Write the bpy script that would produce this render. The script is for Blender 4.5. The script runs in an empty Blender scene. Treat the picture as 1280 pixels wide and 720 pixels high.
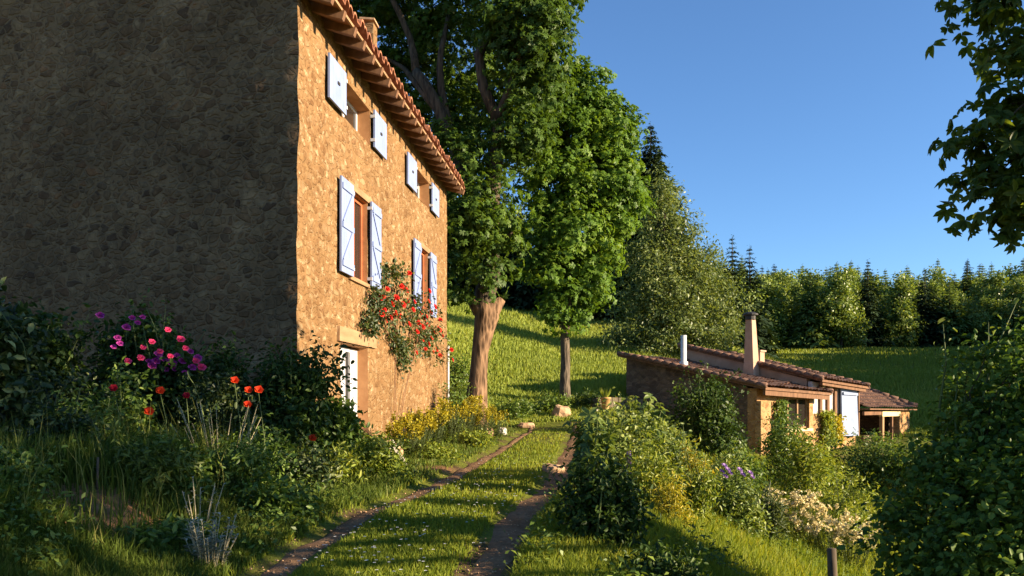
import bpy, math, random
import numpy as np
from mathutils import Vector, Matrix

# ------------------------------------------------------------------ frame of reference
F_PX, HOR, CAMZ = 995.0, 503.0, 1.05           # focal length and horizon in 1280-wide photo pixels, eye height
SUN_AZ, SUN_EL = math.radians(-17.0), math.radians(15.5)
scene = bpy.context.scene
col = scene.collection
random.seed(7)
RG = np.random.default_rng(11)
UP = np.array([0.0, 0.0, 1.0])


def px(x, y, Y):
    """photo pixel at depth Y -> world point"""
    return np.array([(x - 640) / F_PX * Y, Y, CAMZ + (HOR - y) / F_PX * Y])


# ------------------------------------------------------------------ small maths
def _hash(ix, iy, iz, seed):
    h = (ix.astype(np.int64) * 374761393 + iy.astype(np.int64) * 668265263 + iz.astype(np.int64) * 2147483647 + seed * 974634777) & 0x7fffffff
    h = ((h ^ (h >> 13)) * 1274126177) & 0x7fffffff
    h = (h ^ (h >> 16)) & 0xffff
    return h / 65535.0


def vnoise(p, seed=0):
    p = np.asarray(p, float)
    i = np.floor(p).astype(np.int64)
    f = p - i
    f = f * f * (3 - 2 * f)
    r = 0
    for dx in (0, 1):
        wx = f[..., 0] if dx else 1 - f[..., 0]
        for dy in (0, 1):
            wy = f[..., 1] if dy else 1 - f[..., 1]
            for dz in (0, 1):
                wz = f[..., 2] if dz else 1 - f[..., 2]
                r = r + wx * wy * wz * _hash(i[..., 0] + dx, i[..., 1] + dy, i[..., 2] + dz, seed)
    return r * 2 - 1


def n2(x, y, s=1.0, seed=0):
    x = np.asarray(x, float); y = np.asarray(y, float)
    x, y = np.broadcast_arrays(x, y)
    return vnoise(np.stack([x * s, y * s, np.full_like(x, 3.7)], -1), seed)


def sst(a, b, x):
    t = np.clip((np.asarray(x, float) - a) / (b - a), 0, 1)
    return t * t * (3 - 2 * t)


def unit(v):
    v = np.asarray(v, float)
    return v / np.maximum(np.linalg.norm(v, axis=-1, keepdims=True), 1e-9)


def rdirs(n, rg=None):
    return unit((rg or RG).normal(size=(n, 3)))


# ------------------------------------------------------------------ terrain
def xc(Y):   # middle of the track
    return np.interp(Y, [0, 5.7, 7.7, 10.3, 16, 25, 30], [-1.6, -1.0, -.70, -.26, .38, 1.25, 1.75])


def half_gauge(Y):
    return np.interp(Y, [0, 7, 25, 30], [.78, .78, .74, .6])


def rut_depth(X, Y):
    d = np.abs(np.abs(X - xc(Y)) - half_gauge(Y))
    return (1 - sst(.10, .30, d)) * (1 - sst(24, 27, Y))


def ground(X, Y, ruts=True):
    X = np.asarray(X, float); Y = np.asarray(Y, float)
    c = xc(Y)
    A = np.interp(Y, [-60, 0, 5.7, 7.7, 25.3, 26.6, 30, 60, 110, 160, 300, 600], [-3, -.35, -.19, 0, 0, .30, 1.1, 7.3, 16, 22, 34, 50])
    B = np.interp(Y, [-60, 0, 8, 15, 27, 33, 42, 90, 110, 160, 300, 600], [-6, -2.3, -2.0, -1.7, -1.15, -.6, .8, 7.6, 10.5, 18, 32, 50])
    w = sst(0, 1, (X - c - .95 - np.interp(Y, [33, 46, 62, 80], [0, 4.5, 4.5, 0])) / np.interp(Y, [0, 9, 30, 60], [5.5, 5.2, 7.5, 16]))
    z = A * (1 - w) + B * w
    # left bank with a steep earth edge near the camera, gentle at the house
    d = c - .95 - X
    amp = np.interp(Y, [0, 9.5, 13, 24, 30], [.42, .40, .12, .16, 0])
    z = z + amp * sst(.5 + .0 * Y, 1.9, d + .25 * n2(X, Y, .8, 5)) + np.clip(d - 1.2, 0, 12) * np.interp(Y, [0, 10, 14, 26, 40], [.10, .09, .02, .03, .0])
    z = z + .20 * np.clip(2.5 - X, 0, 12) * sst(27, 44, Y) * (1 - sst(70, 110, Y))
    z = z + np.clip(-X - 12, 0, 400) * .05
    amp2 = np.clip(np.hypot(X, Y - 5) / 60, .02, .5)
    z = z + amp2 * n2(X, Y, .13, 2) * .8 + .03 * n2(X, Y, 1.1, 3) + .012 * n2(X, Y, 4.0, 4)
    if ruts:
        z = z - .055 * rut_depth(X, Y)
    return z


def gz(x, y):
    return float(ground(np.array([x]), np.array([y]))[0])


# ------------------------------------------------------------------ node materials
def new_mat(name):
    m = bpy.data.materials.new(name)
    m.use_nodes = True
    nt = m.node_tree
    nt.nodes.clear()
    out = nt.nodes.new('ShaderNodeOutputMaterial')
    return m, nt, out


def N(nt, t, **kw):
    n = nt.nodes.new(t)
    ins = kw.pop('ins', {})
    for k, v in kw.items():
        setattr(n, k, v)
    for k, v in ins.items():
        if isinstance(v, bpy.types.NodeSocket):
            nt.links.new(v, n.inputs[k])
        else:
            n.inputs[k].default_value = v
    return n


def ramp(nt, fac, stops, interp='LINEAR'):
    r = nt.nodes.new('ShaderNodeValToRGB')
    r.color_ramp.interpolation = interp
    els = r.color_ramp.elements
    while len(els) < len(stops):
        els.new(.5)
    for e, (p, c) in zip(els, stops):
        e.position = p
        e.color = (*c, 1) if len(c) == 3 else c
    nt.links.new(fac, r.inputs['Fac'])
    return r.outputs['Color']


def mixc(nt, fac, a, b, mode='MIX'):
    n = nt.nodes.new('ShaderNodeMix')
    n.data_type = 'RGBA'; n.blend_type = mode
    for sock, v in ((n.inputs[0], fac), (n.inputs[6], a), (n.inputs[7], b)):
        if isinstance(v, bpy.types.NodeSocket):
            nt.links.new(v, sock)
        elif isinstance(v, tuple):
            sock.default_value = (*v, 1) if len(v) == 3 else v
        else:
            sock.default_value = v
    return n.outputs[2]


def coords(nt, scale=(1, 1, 1), kind='Object', warp=0.0, wscale=3.0):
    tc = nt.nodes.new('ShaderNodeTexCoord')
    mp = N(nt, 'ShaderNodeMapping', ins={'Vector': tc.outputs[kind], 'Scale': scale})
    v = mp.outputs['Vector']
    if warp:
        nz = N(nt, 'ShaderNodeTexNoise', ins={'Vector': v, 'Scale': wscale, 'Detail': 2.0})
        s = N(nt, 'ShaderNodeVectorMath', operation='SUBTRACT', ins={0: nz.outputs['Color'], 1: (.5, .5, .5)})
        s2 = N(nt, 'ShaderNodeVectorMath', operation='SCALE', ins={0: s.outputs[0], 'Scale': warp})
        v = N(nt, 'ShaderNodeVectorMath', operation='ADD', ins={0: v, 1: s2.outputs[0]}).outputs[0]
    return v


def noise(nt, v, scale, detail=4.0, rough=.55):
    return N(nt, 'ShaderNodeTexNoise', ins={'Vector': v, 'Scale': scale, 'Detail': detail, 'Roughness': rough}).outputs['Fac']


def principled(nt, out, color, rough=.8, bump=None, bstr=.3, bdist=.02, spec=.3, metallic=0.0):
    p = N(nt, 'ShaderNodeBsdfPrincipled')
    for k, v in (('Base Color', color), ('Roughness', rough)):
        if isinstance(v, bpy.types.NodeSocket):
            nt.links.new(v, p.inputs[k])
        else:
            p.inputs[k].default_value = (*v, 1) if isinstance(v, tuple) else v
    p.inputs['Specular IOR Level'].default_value = spec
    p.inputs['Metallic'].default_value = metallic
    if bump is not None:
        b = N(nt, 'ShaderNodeBump', ins={'Strength': bstr, 'Distance': bdist, 'Height': bump})
        nt.links.new(b.outputs['Normal'], p.inputs['Normal'])
    nt.links.new(p.outputs[0], out.inputs['Surface'])
    return p


def mat_leaf(name, dark, mid, light, trans=.35, rough=.45, spec=.35, tcol=None):
    m, nt, out = new_mat(name)
    at = N(nt, 'ShaderNodeAttribute', attribute_name='tint')
    c = ramp(nt, at.outputs['Fac'], [(0, dark), (.5, mid), (1, light)])
    p = N(nt, 'ShaderNodeBsdfPrincipled', ins={'Base Color': c, 'Roughness': rough, 'Specular IOR Level': spec})
    tc = mixc(nt, 1.0, c, tcol or (1.25, 1.15, .45), 'MULTIPLY')
    t = N(nt, 'ShaderNodeBsdfTranslucent', ins={'Color': tc})
    mx = N(nt, 'ShaderNodeMixShader', ins={0: trans, 1: p.outputs[0], 2: t.outputs[0]})
    nt.links.new(mx.outputs[0], out.inputs['Surface'])
    return m


def mat_bark(name, c1, c2, sc=6.0):
    m, nt, out = new_mat(name)
    v = coords(nt, (1, 1, .22), warp=.15)
    a = noise(nt, v, sc, 5, .65)
    b = N(nt, 'ShaderNodeTexVoronoi', ins={'Vector': v, 'Scale': sc * 1.6})
    f = N(nt, 'ShaderNodeMath', operation='MULTIPLY', ins={0: a, 1: b.outputs['Distance']})
    c = ramp(nt, f.outputs[0], [(.05, c1), (.45, c2)])
    principled(nt, out, c, .9, f.outputs[0], 1.0, .06, .1)
    return m


def mat_plain(name, c1, c2, sc=4.0, rough=.7, bstr=.25, bdist=.01, spec=.25, stretch=(1, 1, 1), metallic=0.0):
    m, nt, out = new_mat(name)
    v = coords(nt, stretch)
    a = noise(nt, v, sc, 6, .6)
    c = ramp(nt, a, [(.3, c1), (.7, c2)])
    principled(nt, out, c, rough, a, bstr, bdist, spec, metallic)
    return m


def mat_wall(name, stones, mortar, big, sc, mortar_w, mortar_amt, bdist, speck=.5, patches=()):
    """rubble masonry: warped cells as stones, worn joints, large weathering patches"""
    m, nt, out = new_mat(name)
    v = coords(nt, (1, 1, 1.7), warp=.34, wscale=3.1)
    vd = N(nt, 'ShaderNodeTexVoronoi', feature='DISTANCE_TO_EDGE', ins={'Vector': v, 'Scale': sc, 'Randomness': 1.0})
    vc = N(nt, 'ShaderNodeTexVoronoi', feature='F1', ins={'Vector': v, 'Scale': sc, 'Randomness': 1.0})
    sx = N(nt, 'ShaderNodeSeparateColor', ins={0: vc.outputs['Color']})
    stone = ramp(nt, sx.outputs[0], stones)
    v2 = coords(nt)
    fine = noise(nt, v2, 9.0, 8, .7)
    stone = mixc(nt, speck, stone, ramp(nt, fine, [(.25, (.45, .45, .45)), (.75, (1.5, 1.5, 1.5))]), 'MULTIPLY')
    jn = noise(nt, v2, 3.0, 5, .65)
    jw = N(nt, 'ShaderNodeMath', operation='MULTIPLY_ADD', ins={0: jn, 1: mortar_w * 2.2, 2: -mortar_w * .45})
    edge = N(nt, 'ShaderNodeMath', operation='SUBTRACT', ins={0: vd.outputs['Distance'], 1: jw.outputs[0]})
    mask = N(nt, 'ShaderNodeMapRange', ins={'Value': edge.outputs[0], 'From Min': 0.0, 'From Max': .05, 'To Min': mortar_amt, 'To Max': 0.0})
    mort = mixc(nt, fine, mortar[0], mortar[1])
    c = mixc(nt, mask.outputs[0], stone, mort)
    for pc, ps, lo, hi in patches:
        pm = ramp(nt, noise(nt, coords(nt, (1, 1, 1.5), warp=.2), ps, 5, .7), [(lo, (0, 0, 0)), (hi, (1, 1, 1))])
        c = mixc(nt, pm, c, pc)
    bigm = ramp(nt, noise(nt, v2, .55, 5, .6), big)
    c = mixc(nt, 1.0, c, bigm, 'MULTIPLY')
    hgt = N(nt, 'ShaderNodeMapRange', ins={'Value': edge.outputs[0], 'From Min': -.02, 'From Max': .09})
    h2 = N(nt, 'ShaderNodeMath', operation='MULTIPLY_ADD', ins={0: fine, 1: .55, 2: hgt.outputs[0]})
    principled(nt, out, c, .92, h2.outputs[0], .8, bdist, .1)
    return m


M = {}
M['facade'] = mat_wall('ochre_lime_rubble', [(.0, (.140, .074, .032)), (.3, (.190, .108, .048)), (.65, (.218, .132, .061)), (.88, (.275, .188, .102)), (1, (.165, .084, .037))],
                       ((.235, .145, .070), (.175, .098, .042)), [(.3, (.82, .79, .74)), (.7, (1.08, 1.07, 1.05))], 4.8, .15, .78, .022, .85,
                       [((.35, .265, .16), 4.2, .565, .64), ((.115, .059, .027), 4.8, .60, .70), ((.265, .178, .090), 9.0, .55, .67), ((.12, .065, .031), 15.0, .62, .70)])
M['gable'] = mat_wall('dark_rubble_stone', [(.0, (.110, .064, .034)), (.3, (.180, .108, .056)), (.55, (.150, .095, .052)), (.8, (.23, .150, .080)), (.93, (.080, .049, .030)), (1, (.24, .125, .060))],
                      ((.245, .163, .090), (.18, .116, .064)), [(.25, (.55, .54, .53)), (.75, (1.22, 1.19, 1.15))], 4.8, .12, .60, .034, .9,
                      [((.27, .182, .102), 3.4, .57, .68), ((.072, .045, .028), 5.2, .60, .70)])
M['cottage'] = mat_wall('old_cottage_stone', [(.0, (.24, .13, .06)), (.4, (.38, .22, .10)), (.7, (.46, .29, .14)), (1, (.30, .17, .09))],
                        ((.46, .30, .15), (.36, .22, .10)), [(.3, (.75, .72, .68)), (.7, (1.08, 1.06, 1.02))], 4.2, .08, .8, .02, .4)
M['cottage_shaded'] = mat_wall('shaded_cottage_stone', [(.0, (.10, .07, .05)), (.5, (.16, .11, .075)), (1, (.21, .15, .10))],
                             ((.17, .125, .09), (.13, .095, .065)), [(.3, (.7, .68, .65)), (.7, (1.08, 1.06, 1.02))], 4.2, .08, .8, .02, .4)  # cottage stone with shade put into its colour, for the unlit walls
M['pink'] = mat_plain('pinkish_render', (0.348, 0.2175, 0.1479), (0.4524, 0.3045, 0.2175), 3, .9, .3, .02)
M['tile'] = mat_plain('terracotta_tile', (.20, .075, .04), (.44, .19, .10), 5.5, .85, .5, .01)
M['tile_old'] = mat_plain('lichened_tile', (.085, .05, .036), (.225, .125, .085), 3.5, .9, .6, .01)
M['wood'] = mat_plain('brown_timber', (.10, .05, .026), (.22, .115, .06), 7, .8, .4, .006, stretch=(1, 1, .3))
M['soffit'] = mat_plain('soffit_board', (.17, .075, .035), (.32, .15, .07), 6, .85, .4, .006, stretch=(.3, 2, 1))
M['redwood'] = mat_plain('red_brown_paint', (.30, .085, .035), (.42, .13, .055), 5, .6, .2, .004)
M['reveal'] = mat_plain('reveal_render', (0.348, 0.1653, 0.0696), (0.4524, 0.2349, 0.1044), 5, .9, .4, .01)
M['lintel'] = mat_plain('weathered_lintel', (.22, .125, .062), (.33, .205, .11), 6, .85, .4, .008, stretch=(1, .25, 1))
M['shutter'] = mat_plain('pale_blue_paint', (0.1758, 0.2282, 0.3965), (0.217, 0.2731, 0.4489), 3, .55, .15, .003)
M['door_blue'] = mat_plain('faded_blue_door_paint', (.17, .22, .35), (.235, .285, .41), 2.2, .6, .2, .003)
M['white'] = mat_plain('white_paint', (0.4524, 0.4611, 0.4872), (0.5394, 0.5394, 0.5568), 4, .5, .15, .003)
M['iron'] = mat_plain('black_iron', (.02, .02, .02), (.05, .045, .04), 9, .6, .2, .002)
M['zinc'] = mat_plain('pale_flue_metal', (.62, .62, .62), (.75, .75, .74), 6, .4, .1, .002, metallic=.3)
M['limewash'] = mat_plain('limewash', (0.3828, 0.3654, 0.348), (0.5046, 0.4785, 0.4524), 4, .85, .2, .006)
M['cream'] = mat_plain('cream_paint', (0.5916, 0.4872, 0.2436), (0.6786, 0.5742, 0.3132), 4, .7, .2, .004)
M['stone_pale'] = mat_plain('pale_stone', (0.3654, 0.3132, 0.2523), (0.5742, 0.522, 0.4524), 6, .9, .6, .02)
M['stone_tan'] = mat_plain('tan_stone', (0.2958, 0.174, 0.0957), (0.4524, 0.3045, 0.174), 6, .9, .6, .02)
M['stone_dark'] = mat_plain('mossy_stone', (.06, .055, .035), (.18, .14, .09), 6, .9, .6, .02)
M['ochre'] = mat_plain('ochre_clay', (0.3654, 0.2088, 0.0783), (0.4872, 0.2958, 0.1218), 6, .8, .3, .01)
M['postwood'] = mat_plain('grey_post_wood', (.06, .045, .03), (.13, .10, .07), 8, .9, .5, .01, stretch=(1, 1, .3))
m, nt, out = new_mat('dark_window_glass')
principled(nt, out, (.018, .015, .013), .06, spec=.5)
M['glass'] = m
M['bark_chestnut'] = mat_bark('chestnut_bark', (.05, .03, .018), (.27, .165, .095), 6.5)
M['bark_dark'] = mat_bark('dark_bark', (.03, .024, .018), (.10, .075, .05), 7)
M['bark_grey'] = mat_bark('grey_bark', (.05, .04, .03), (.16, .125, .09), 7)
M['stem_green'] = mat_plain('green_stem', (.05, .07, .02), (.10, .13, .04), 8, .7)
M['stem_pale'] = mat_plain('dry_stem', (.22, .19, .11), (.36, .31, .19), 8, .8)

M['l_chestnut'] = mat_leaf('chestnut_leaf', (0.0336, 0.06589, 0.01142), (0.0672, 0.126, 0.01958), (0.132, 0.2035, 0.02938), .40, .5, .2)
M['l_maple'] = mat_leaf('maple_leaf', (0.0546, 0.1134, 0.01536), (0.1092, 0.2021, 0.02496), (0.2048, 0.299, 0.04224), .40, .5, .2)
M['l_ash'] = mat_leaf('ash_leaf', (0.09, 0.1323, 0.0384), (0.15, 0.2012, 0.0576), (0.228, 0.2702, 0.09), .36)
M['l_spruce'] = mat_leaf('spruce_needle', (0.0162, 0.0336, 0.0168), (0.0324, 0.0588, 0.02352), (0.0594, 0.0882, 0.03024), .12, .6, .2)
M['l_pine'] = mat_leaf('young_conifer_needle', (0.07703, 0.1382, 0.03763), (0.1577, 0.2265, 0.05914), (0.2627, 0.3177, 0.08064), .25, .6, .2)
M['l_beech'] = mat_leaf('beech_leaf', (0.08775, 0.1452, 0.02808), (0.1755, 0.2461, 0.0468), (0.2779, 0.3281, 0.0702), .32)
M['l_walnut'] = mat_leaf('walnut_leaf', (0.039, 0.0715, 0.012), (0.078, 0.1235, 0.0192), (0.156, 0.195, 0.03), .48, .45, .25)
M['l_dark'] = mat_leaf('laurel_leaf', (0.02025, 0.042, 0.00792), (0.0405, 0.077, 0.0132), (0.08505, 0.1312, 0.02112), .30, .5, .22)
M['l_mid'] = mat_leaf('shrub_leaf', (0.052, 0.09784, 0.0156), (0.104, 0.1693, 0.02496), (0.19, 0.254, 0.04368), .34)
M['l_lime'] = mat_leaf('lime_leaf', (0.104, 0.1573, 0.01888), (0.1985, 0.2499, 0.02831), (0.3213, 0.3426, 0.04719), .36)
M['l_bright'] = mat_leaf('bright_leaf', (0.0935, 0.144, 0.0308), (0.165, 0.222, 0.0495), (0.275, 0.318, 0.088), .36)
M['l_sunfleck'] = mat_leaf('painted_sunfleck_leaf', (.014, .028, .007), (.03, .055, .012), (.26, .29, .10), .3)  # dark leaf, lit tips and sun flecks put into its palest tints
M['l_hazel'] = mat_leaf('hazel_leaf', (0.03718, 0.07898, 0.0144), (0.07605, 0.1404, 0.02304), (0.1859, 0.2633, 0.0504), .38, .5, .2)
M['l_yellow'] = mat_leaf('euphorbia_head', (0.196, 0.195, 0.0144), (0.336, 0.2925, 0.0192), (0.476, 0.377, 0.03), .36)
M['l_blue'] = mat_leaf('euphorbia_leaf', (0.0525, 0.0806, 0.033), (0.0975, 0.13, 0.0495), (0.15, 0.182, 0.066), .3)
M['l_silver'] = mat_leaf('silver_leaf', (.20, .22, .17), (.32, .34, .27), (.48, .49, .38), .2, .7, .1, (1, 1, .8))
M['l_fern'] = mat_leaf('frond_painted_sunlit', (.08, .12, .02), (.14, .18, .03), (.22, .25, .045), .4)  # yellow-green stands in for a patch of sunlight on the fronds
M['l_rose'] = mat_leaf('rose_leaf', (.020, .036, .010), (.05, .075, .018), (.11, .13, .03), .3)
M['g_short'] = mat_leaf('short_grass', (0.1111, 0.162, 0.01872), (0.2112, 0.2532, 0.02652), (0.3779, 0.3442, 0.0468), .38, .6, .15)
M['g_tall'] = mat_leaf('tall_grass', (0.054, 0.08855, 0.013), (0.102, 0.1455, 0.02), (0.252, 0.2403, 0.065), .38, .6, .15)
M['g_hill'] = mat_leaf('hill_grass', (.17, .22, .035), (.25, .31, .05), (.40, .40, .10), .36, .6, .15)
M['p_poppy'] = mat_leaf('poppy_petal', (.50, .035, .012), (.62, .055, .015), (.72, .085, .02), .4, .6, .1, (1.2, .9, .6))
M['p_crimson'] = mat_leaf('crimson_petal', (.26, .008, .02), (.36, .012, .03), (.45, .02, .05), .35, .6, .1, (1.2, .8, .8))
M['p_red'] = mat_leaf('red_rose_petal', (.48, .018, .015), (.60, .028, .02), (.70, .05, .035), .35, .6, .1, (1.2, .8, .7))
M['p_pink'] = mat_leaf('hot_pink_petal', (.60, .03, .12), (.76, .05, .19), (.84, .12, .28), .35, .6, .1, (1.2, .8, .9))
M['p_purple'] = mat_leaf('purple_petal', (.26, .02, .17), (.40, .035, .27), (.52, .08, .38), .35, .6, .1, (1, .8, 1.1))
M['p_lilac'] = mat_leaf('lilac_petal', (.30, .18, .42), (.42, .27, .55), (.56, .40, .66), .35, .6, .1, (1, .9, 1.05))
M['p_cream'] = mat_leaf('cream_petal', (.50, .43, .22), (.64, .56, .32), (.76, .69, .46), .35, .6, .1, (1.1, 1, .7))
M['p_white'] = mat_leaf('white_petal', (.62, .62, .58), (.72, .72, .68), (.8, .8, .76), .3, .6, .1, (1, 1, .95))

# ground: soil and low sward
m, nt, out = new_mat('ground_soil_and_sward')
v = coords(nt)
a = noise(nt, v, .9, 7, .65); b = noise(nt, v, 11, 6, .7)
soil = ramp(nt, b, [(.3, (.055, .036, .020)), (.7, (.13, .085, .048))])
sward = ramp(nt, b, [(.3, (.07, .085, .016)), (.55, (.14, .155, .024)), (.8, (.21, .20, .04))])
mk_ = ramp(nt, a, [(.36, (0, 0, 0)), (.50, (1, 1, 1))])
c = mixc(nt, mk_, soil, sward)
at = N(nt, 'ShaderNodeAttribute', attribute_name='bare')
c = mixc(nt, at.outputs['Fac'], c, ramp(nt, b, [(.3, (.15, .075, .035)), (.7, (.30, .17, .085))]))
principled(nt, out, c, .95, b, .7, .03, .05)
M['ground'] = m
m, nt, out = new_mat('trodden_earth')
v = coords(nt)
a = noise(nt, v, 2.2, 7, .7); b = noise(nt, v, 26, 5, .7)
c = ramp(nt, a, [(.3, (.135, .078, .042)), (.55, (.24, .145, .08)), (.75, (.31, .20, .115))])
c = mixc(nt, .5, c, ramp(nt, b, [(.35, (.5, .5, .5)), (.7, (1.35, 1.3, 1.25))]), 'MULTIPLY')
principled(nt, out, c, .95, b, .8, .02, .05)
M['dirt'] = m


# ------------------------------------------------------------------ mesh helpers
def link(name, me, mat, parent=None):
    o = bpy.data.objects.new(name, me)
    col.objects.link(o)
    if mat is not None:
        me.materials.append(mat)
    if parent is not None:
        o.parent = parent
    return o


def arr_mesh(name, V, F, mat, parent=None, tint=None, smooth=False, attr='tint'):
    V = np.ascontiguousarray(V, np.float32); F = np.ascontiguousarray(F, np.int32)
    k = F.shape[1]; nf = len(F)
    me = bpy.data.meshes.new(name)
    me.vertices.add(len(V)); me.vertices.foreach_set('co', V.ravel())
    me.loops.add(nf * k); me.loops.foreach_set('vertex_index', F.ravel())
    me.polygons.add(nf)
    me.polygons.foreach_set('loop_start', np.arange(0, nf * k, k, dtype=np.int32))
    me.polygons.foreach_set('loop_total', np.full(nf, k, np.int32))
    if smooth:
        me.polygons.foreach_set('use_smooth', np.ones(nf, bool))
    me.update(calc_edges=True)
    if tint is not None:
        a = me.attributes.new(attr, 'FLOAT', 'POINT')
        a.data.foreach_set('value', np.ascontiguousarray(tint, np.float32))
    return link(name, me, mat, parent)


class MB:
    """collects boxes, bars and tubes and links them as one mesh object"""
    def __init__(s):
        s.v, s.f = [], []

    def add(s, V, F):
        b = len(s.v)
        s.v.extend([tuple(map(float, p)) for p in V]); s.f.extend([tuple(b + i for i in f) for f in F])
        return s

    def box(s, x0, x1, y0, y1, z0, z1):
        V = [(x0, y0, z0), (x1, y0, z0), (x1, y1, z0), (x0, y1, z0), (x0, y0, z1), (x1, y0, z1), (x1, y1, z1), (x0, y1, z1)]
        return s.hexa(V)

    def hexa(s, V):
        return s.add(V, [(0, 3, 2, 1), (4, 5, 6, 7), (0, 1, 5, 4), (1, 2, 6, 5), (2, 3, 7, 6), (3, 0, 4, 7)])

    def bar(s, p, q, w, h, up=(0, 0, 1)):
        p, q = np.array(p, float), np.array(q, float)
        d = unit(q - p); sd = unit(np.cross(d, up)); u = np.cross(sd, d)
        V = [e + sd * a * w / 2 + u * b * h / 2 for e in (p, q) for a, b in ((-1, -1), (1, -1), (1, 1), (-1, 1))]
        return s.hexa(V)

    def tube(s, P, R, n=8, jit=0.0, seed=1, cap=True):
        P = [np.array(p, float) for p in P]
        rings = []
        ref = np.array([.31, .95, .02])
        for i, p in enumerate(P):
            d = unit(P[min(i + 1, len(P) - 1)] - P[max(i - 1, 0)])
            a = unit(np.cross(d, ref)); b = np.cross(d, a)
            ang = np.arange(n) * 2 * math.pi / n
            ring = p + R[i] * (np.cos(ang)[:, None] * a + np.sin(ang)[:, None] * b)
            if jit:
                dirn = ring - p
                ring = p + dirn * (1 + jit * vnoise(ring * np.array([2.2, 2.2, .8]) / max(.35, R[0] * 2) + seed, seed))[:, None]
            rings.append(ring)
        V = np.concatenate(rings)
        F = []
        for i in range(len(P) - 1):
            for k in range(n):
                k2 = (k + 1) % n
                F.append((i * n + k, i * n + k2, (i + 1) * n + k2, (i + 1) * n + k))
        if cap:
            F.append(tuple(range(n - 1, -1, -1))); F.append(tuple((len(P) - 1) * n + k for k in range(n)))
        return s.add(V, F)

    def build(s, name, mat, parent=None, smooth=False):
        me = bpy.data.meshes.new(name)
        me.from_pydata(s.v, [], s.f)
        if smooth:
            me.polygons.foreach_set('use_smooth', np.ones(len(s.f), bool))
        me.update()
        return link(name, me, mat, parent)


def tag(o, label, cat, group=None, kind=None):
    o['label'] = label; o['category'] = cat
    if group: o['group'] = group
    if kind: o['kind'] = kind
    return o


def thing(name, label, cat, loc=(0, 0, 0), rz=0.0, group=None, kind=None):
    o = bpy.data.objects.new(name, None)
    o.empty_display_size = .2
    col.objects.link(o)
    o.location = loc; o.rotation_euler = (0, 0, rz)
    return tag(o, label, cat, group, kind)


def kids(o):
    return [c for c in col.objects if c.parent == o]


def copy_tree(o, parent=None, children=None):
    c = o.copy(); col.objects.link(c)
    if parent is not None: c.parent = parent
    for ch in (children if children is not None else list(o.children)):
        copy_tree(ch, c)
    return c


# ------------------------------------------------------------------ leaves
class Leaves:
    def __init__(s):
        s.P, s.A, s.N, s.L, s.W, s.T = [], [], [], [], [], []

    def add(s, P, A, Nn, L, W, T):
        n = len(P)
        s.P.append(P); s.A.append(unit(A)); s.N.append(unit(Nn))
        for lst, x in ((s.L, L), (s.W, W), (s.T, T)):
            lst.append(np.broadcast_to(np.asarray(x, float), (n,)))
        return s

    def build(s, name, mat, parent=None, detail=0, fold=.22, droop=.12):
        P, A, Nn = np.concatenate(s.P), np.concatenate(s.A), np.concatenate(s.N)
        L, W, T = (np.concatenate(x)[:, None] for x in (s.L, s.W, s.T))
        S = unit(np.cross(A, Nn)); Nn = np.cross(S, A)
        n = len(P)
        if detail == 0:
            V = np.stack([P, P + A * L * .45 + S * W * .5 + Nn * W * fold, P + A * L - Nn * L * droop, P + A * L * .45 - S * W * .5 + Nn * W * fold], 1)
            Fc = np.arange(n * 4).reshape(n, 4)
            k = 4
        else:
            V = np.stack([P, P + A * L * .30 + S * W * .44 + Nn * W * fold, P + A * L * .68 + S * W * .42 + Nn * (W * fold - L * droop * .4),
                          P + A * L - Nn * L * droop,
                          P + A * L * .68 - S * W * .42 + Nn * (W * fold - L * droop * .4), P + A * L * .30 - S * W * .44 + Nn * W * fold], 1)
            b = np.arange(n)[:, None] * 6
            Fc = np.concatenate([b + np.array([[0, 1, 2, 3]]), b + np.array([[0, 3, 4, 5]])])
            k = 6
        return arr_mesh(name, V.reshape(-1, 3), Fc, mat, parent, np.repeat(np.clip(T[:, 0], 0, 1), k))


def lobe_points(lobes, n, rg, shell=.55, rough=.35, freq=1.3, seed=0):
    """points in the outer layer of a cluster of rough ellipsoids, and outward directions"""
    C = np.array([l[:3] for l in lobes], float)
    R = np.array([(l[3],) * 3 if len(l) == 4 else l[3:6] for l in lobes], float)
    w = (R[:, 0] * R[:, 1] * R[:, 2]) ** (2 / 3); w /= w.sum()
    out_p, out_n = [], []
    need = n
    for _ in range(12):
        m_ = int(need * 1.6) + 10
        k = rg.choice(len(lobes), m_, p=w)
        d = rdirs(m_, rg)
        rr = 1 - shell * rg.random(m_) ** 1.7
        nz = vnoise(d * freq * 1.5 + C[k] * 1.7, seed) * .65 + vnoise(d * freq * 4 + C[k], seed + 1) * .35
        p = C[k] + d * R[k] * (rr * (1 + rough * nz))[:, None]
        # drop what lies deep inside another lobe
        q = np.full(m_, 9.0)
        for c_, r_ in zip(C, R):
            q = np.minimum(q, np.linalg.norm((p - c_) / r_, axis=1))
        ok = q > (1 - shell) * .72
        out_p.append(p[ok]); out_n.append(d[ok])
        need -= ok.sum()
        if need <= 0: break
    P = np.concatenate(out_p)[:n]; D = np.concatenate(out_n)[:n]
    return P, D


def clumps(P, D, k, rc, rg, squash=.7):
    """each point becomes a tuft of k points, so that a crown breaks into lit tufts and dark gaps"""
    n = len(P)
    d = rdirs(n * k, rg)
    r = np.repeat(rc * (.6 + .7 * rg.random(n)), k)[:, None]
    off = d * r * rg.random((n * k, 1)) ** .4 * np.array([1, 1, squash])
    return np.repeat(P, k, 0) + off, unit(np.repeat(D, k, 0) * .7 + d * .6 + UP * .15)


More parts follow.
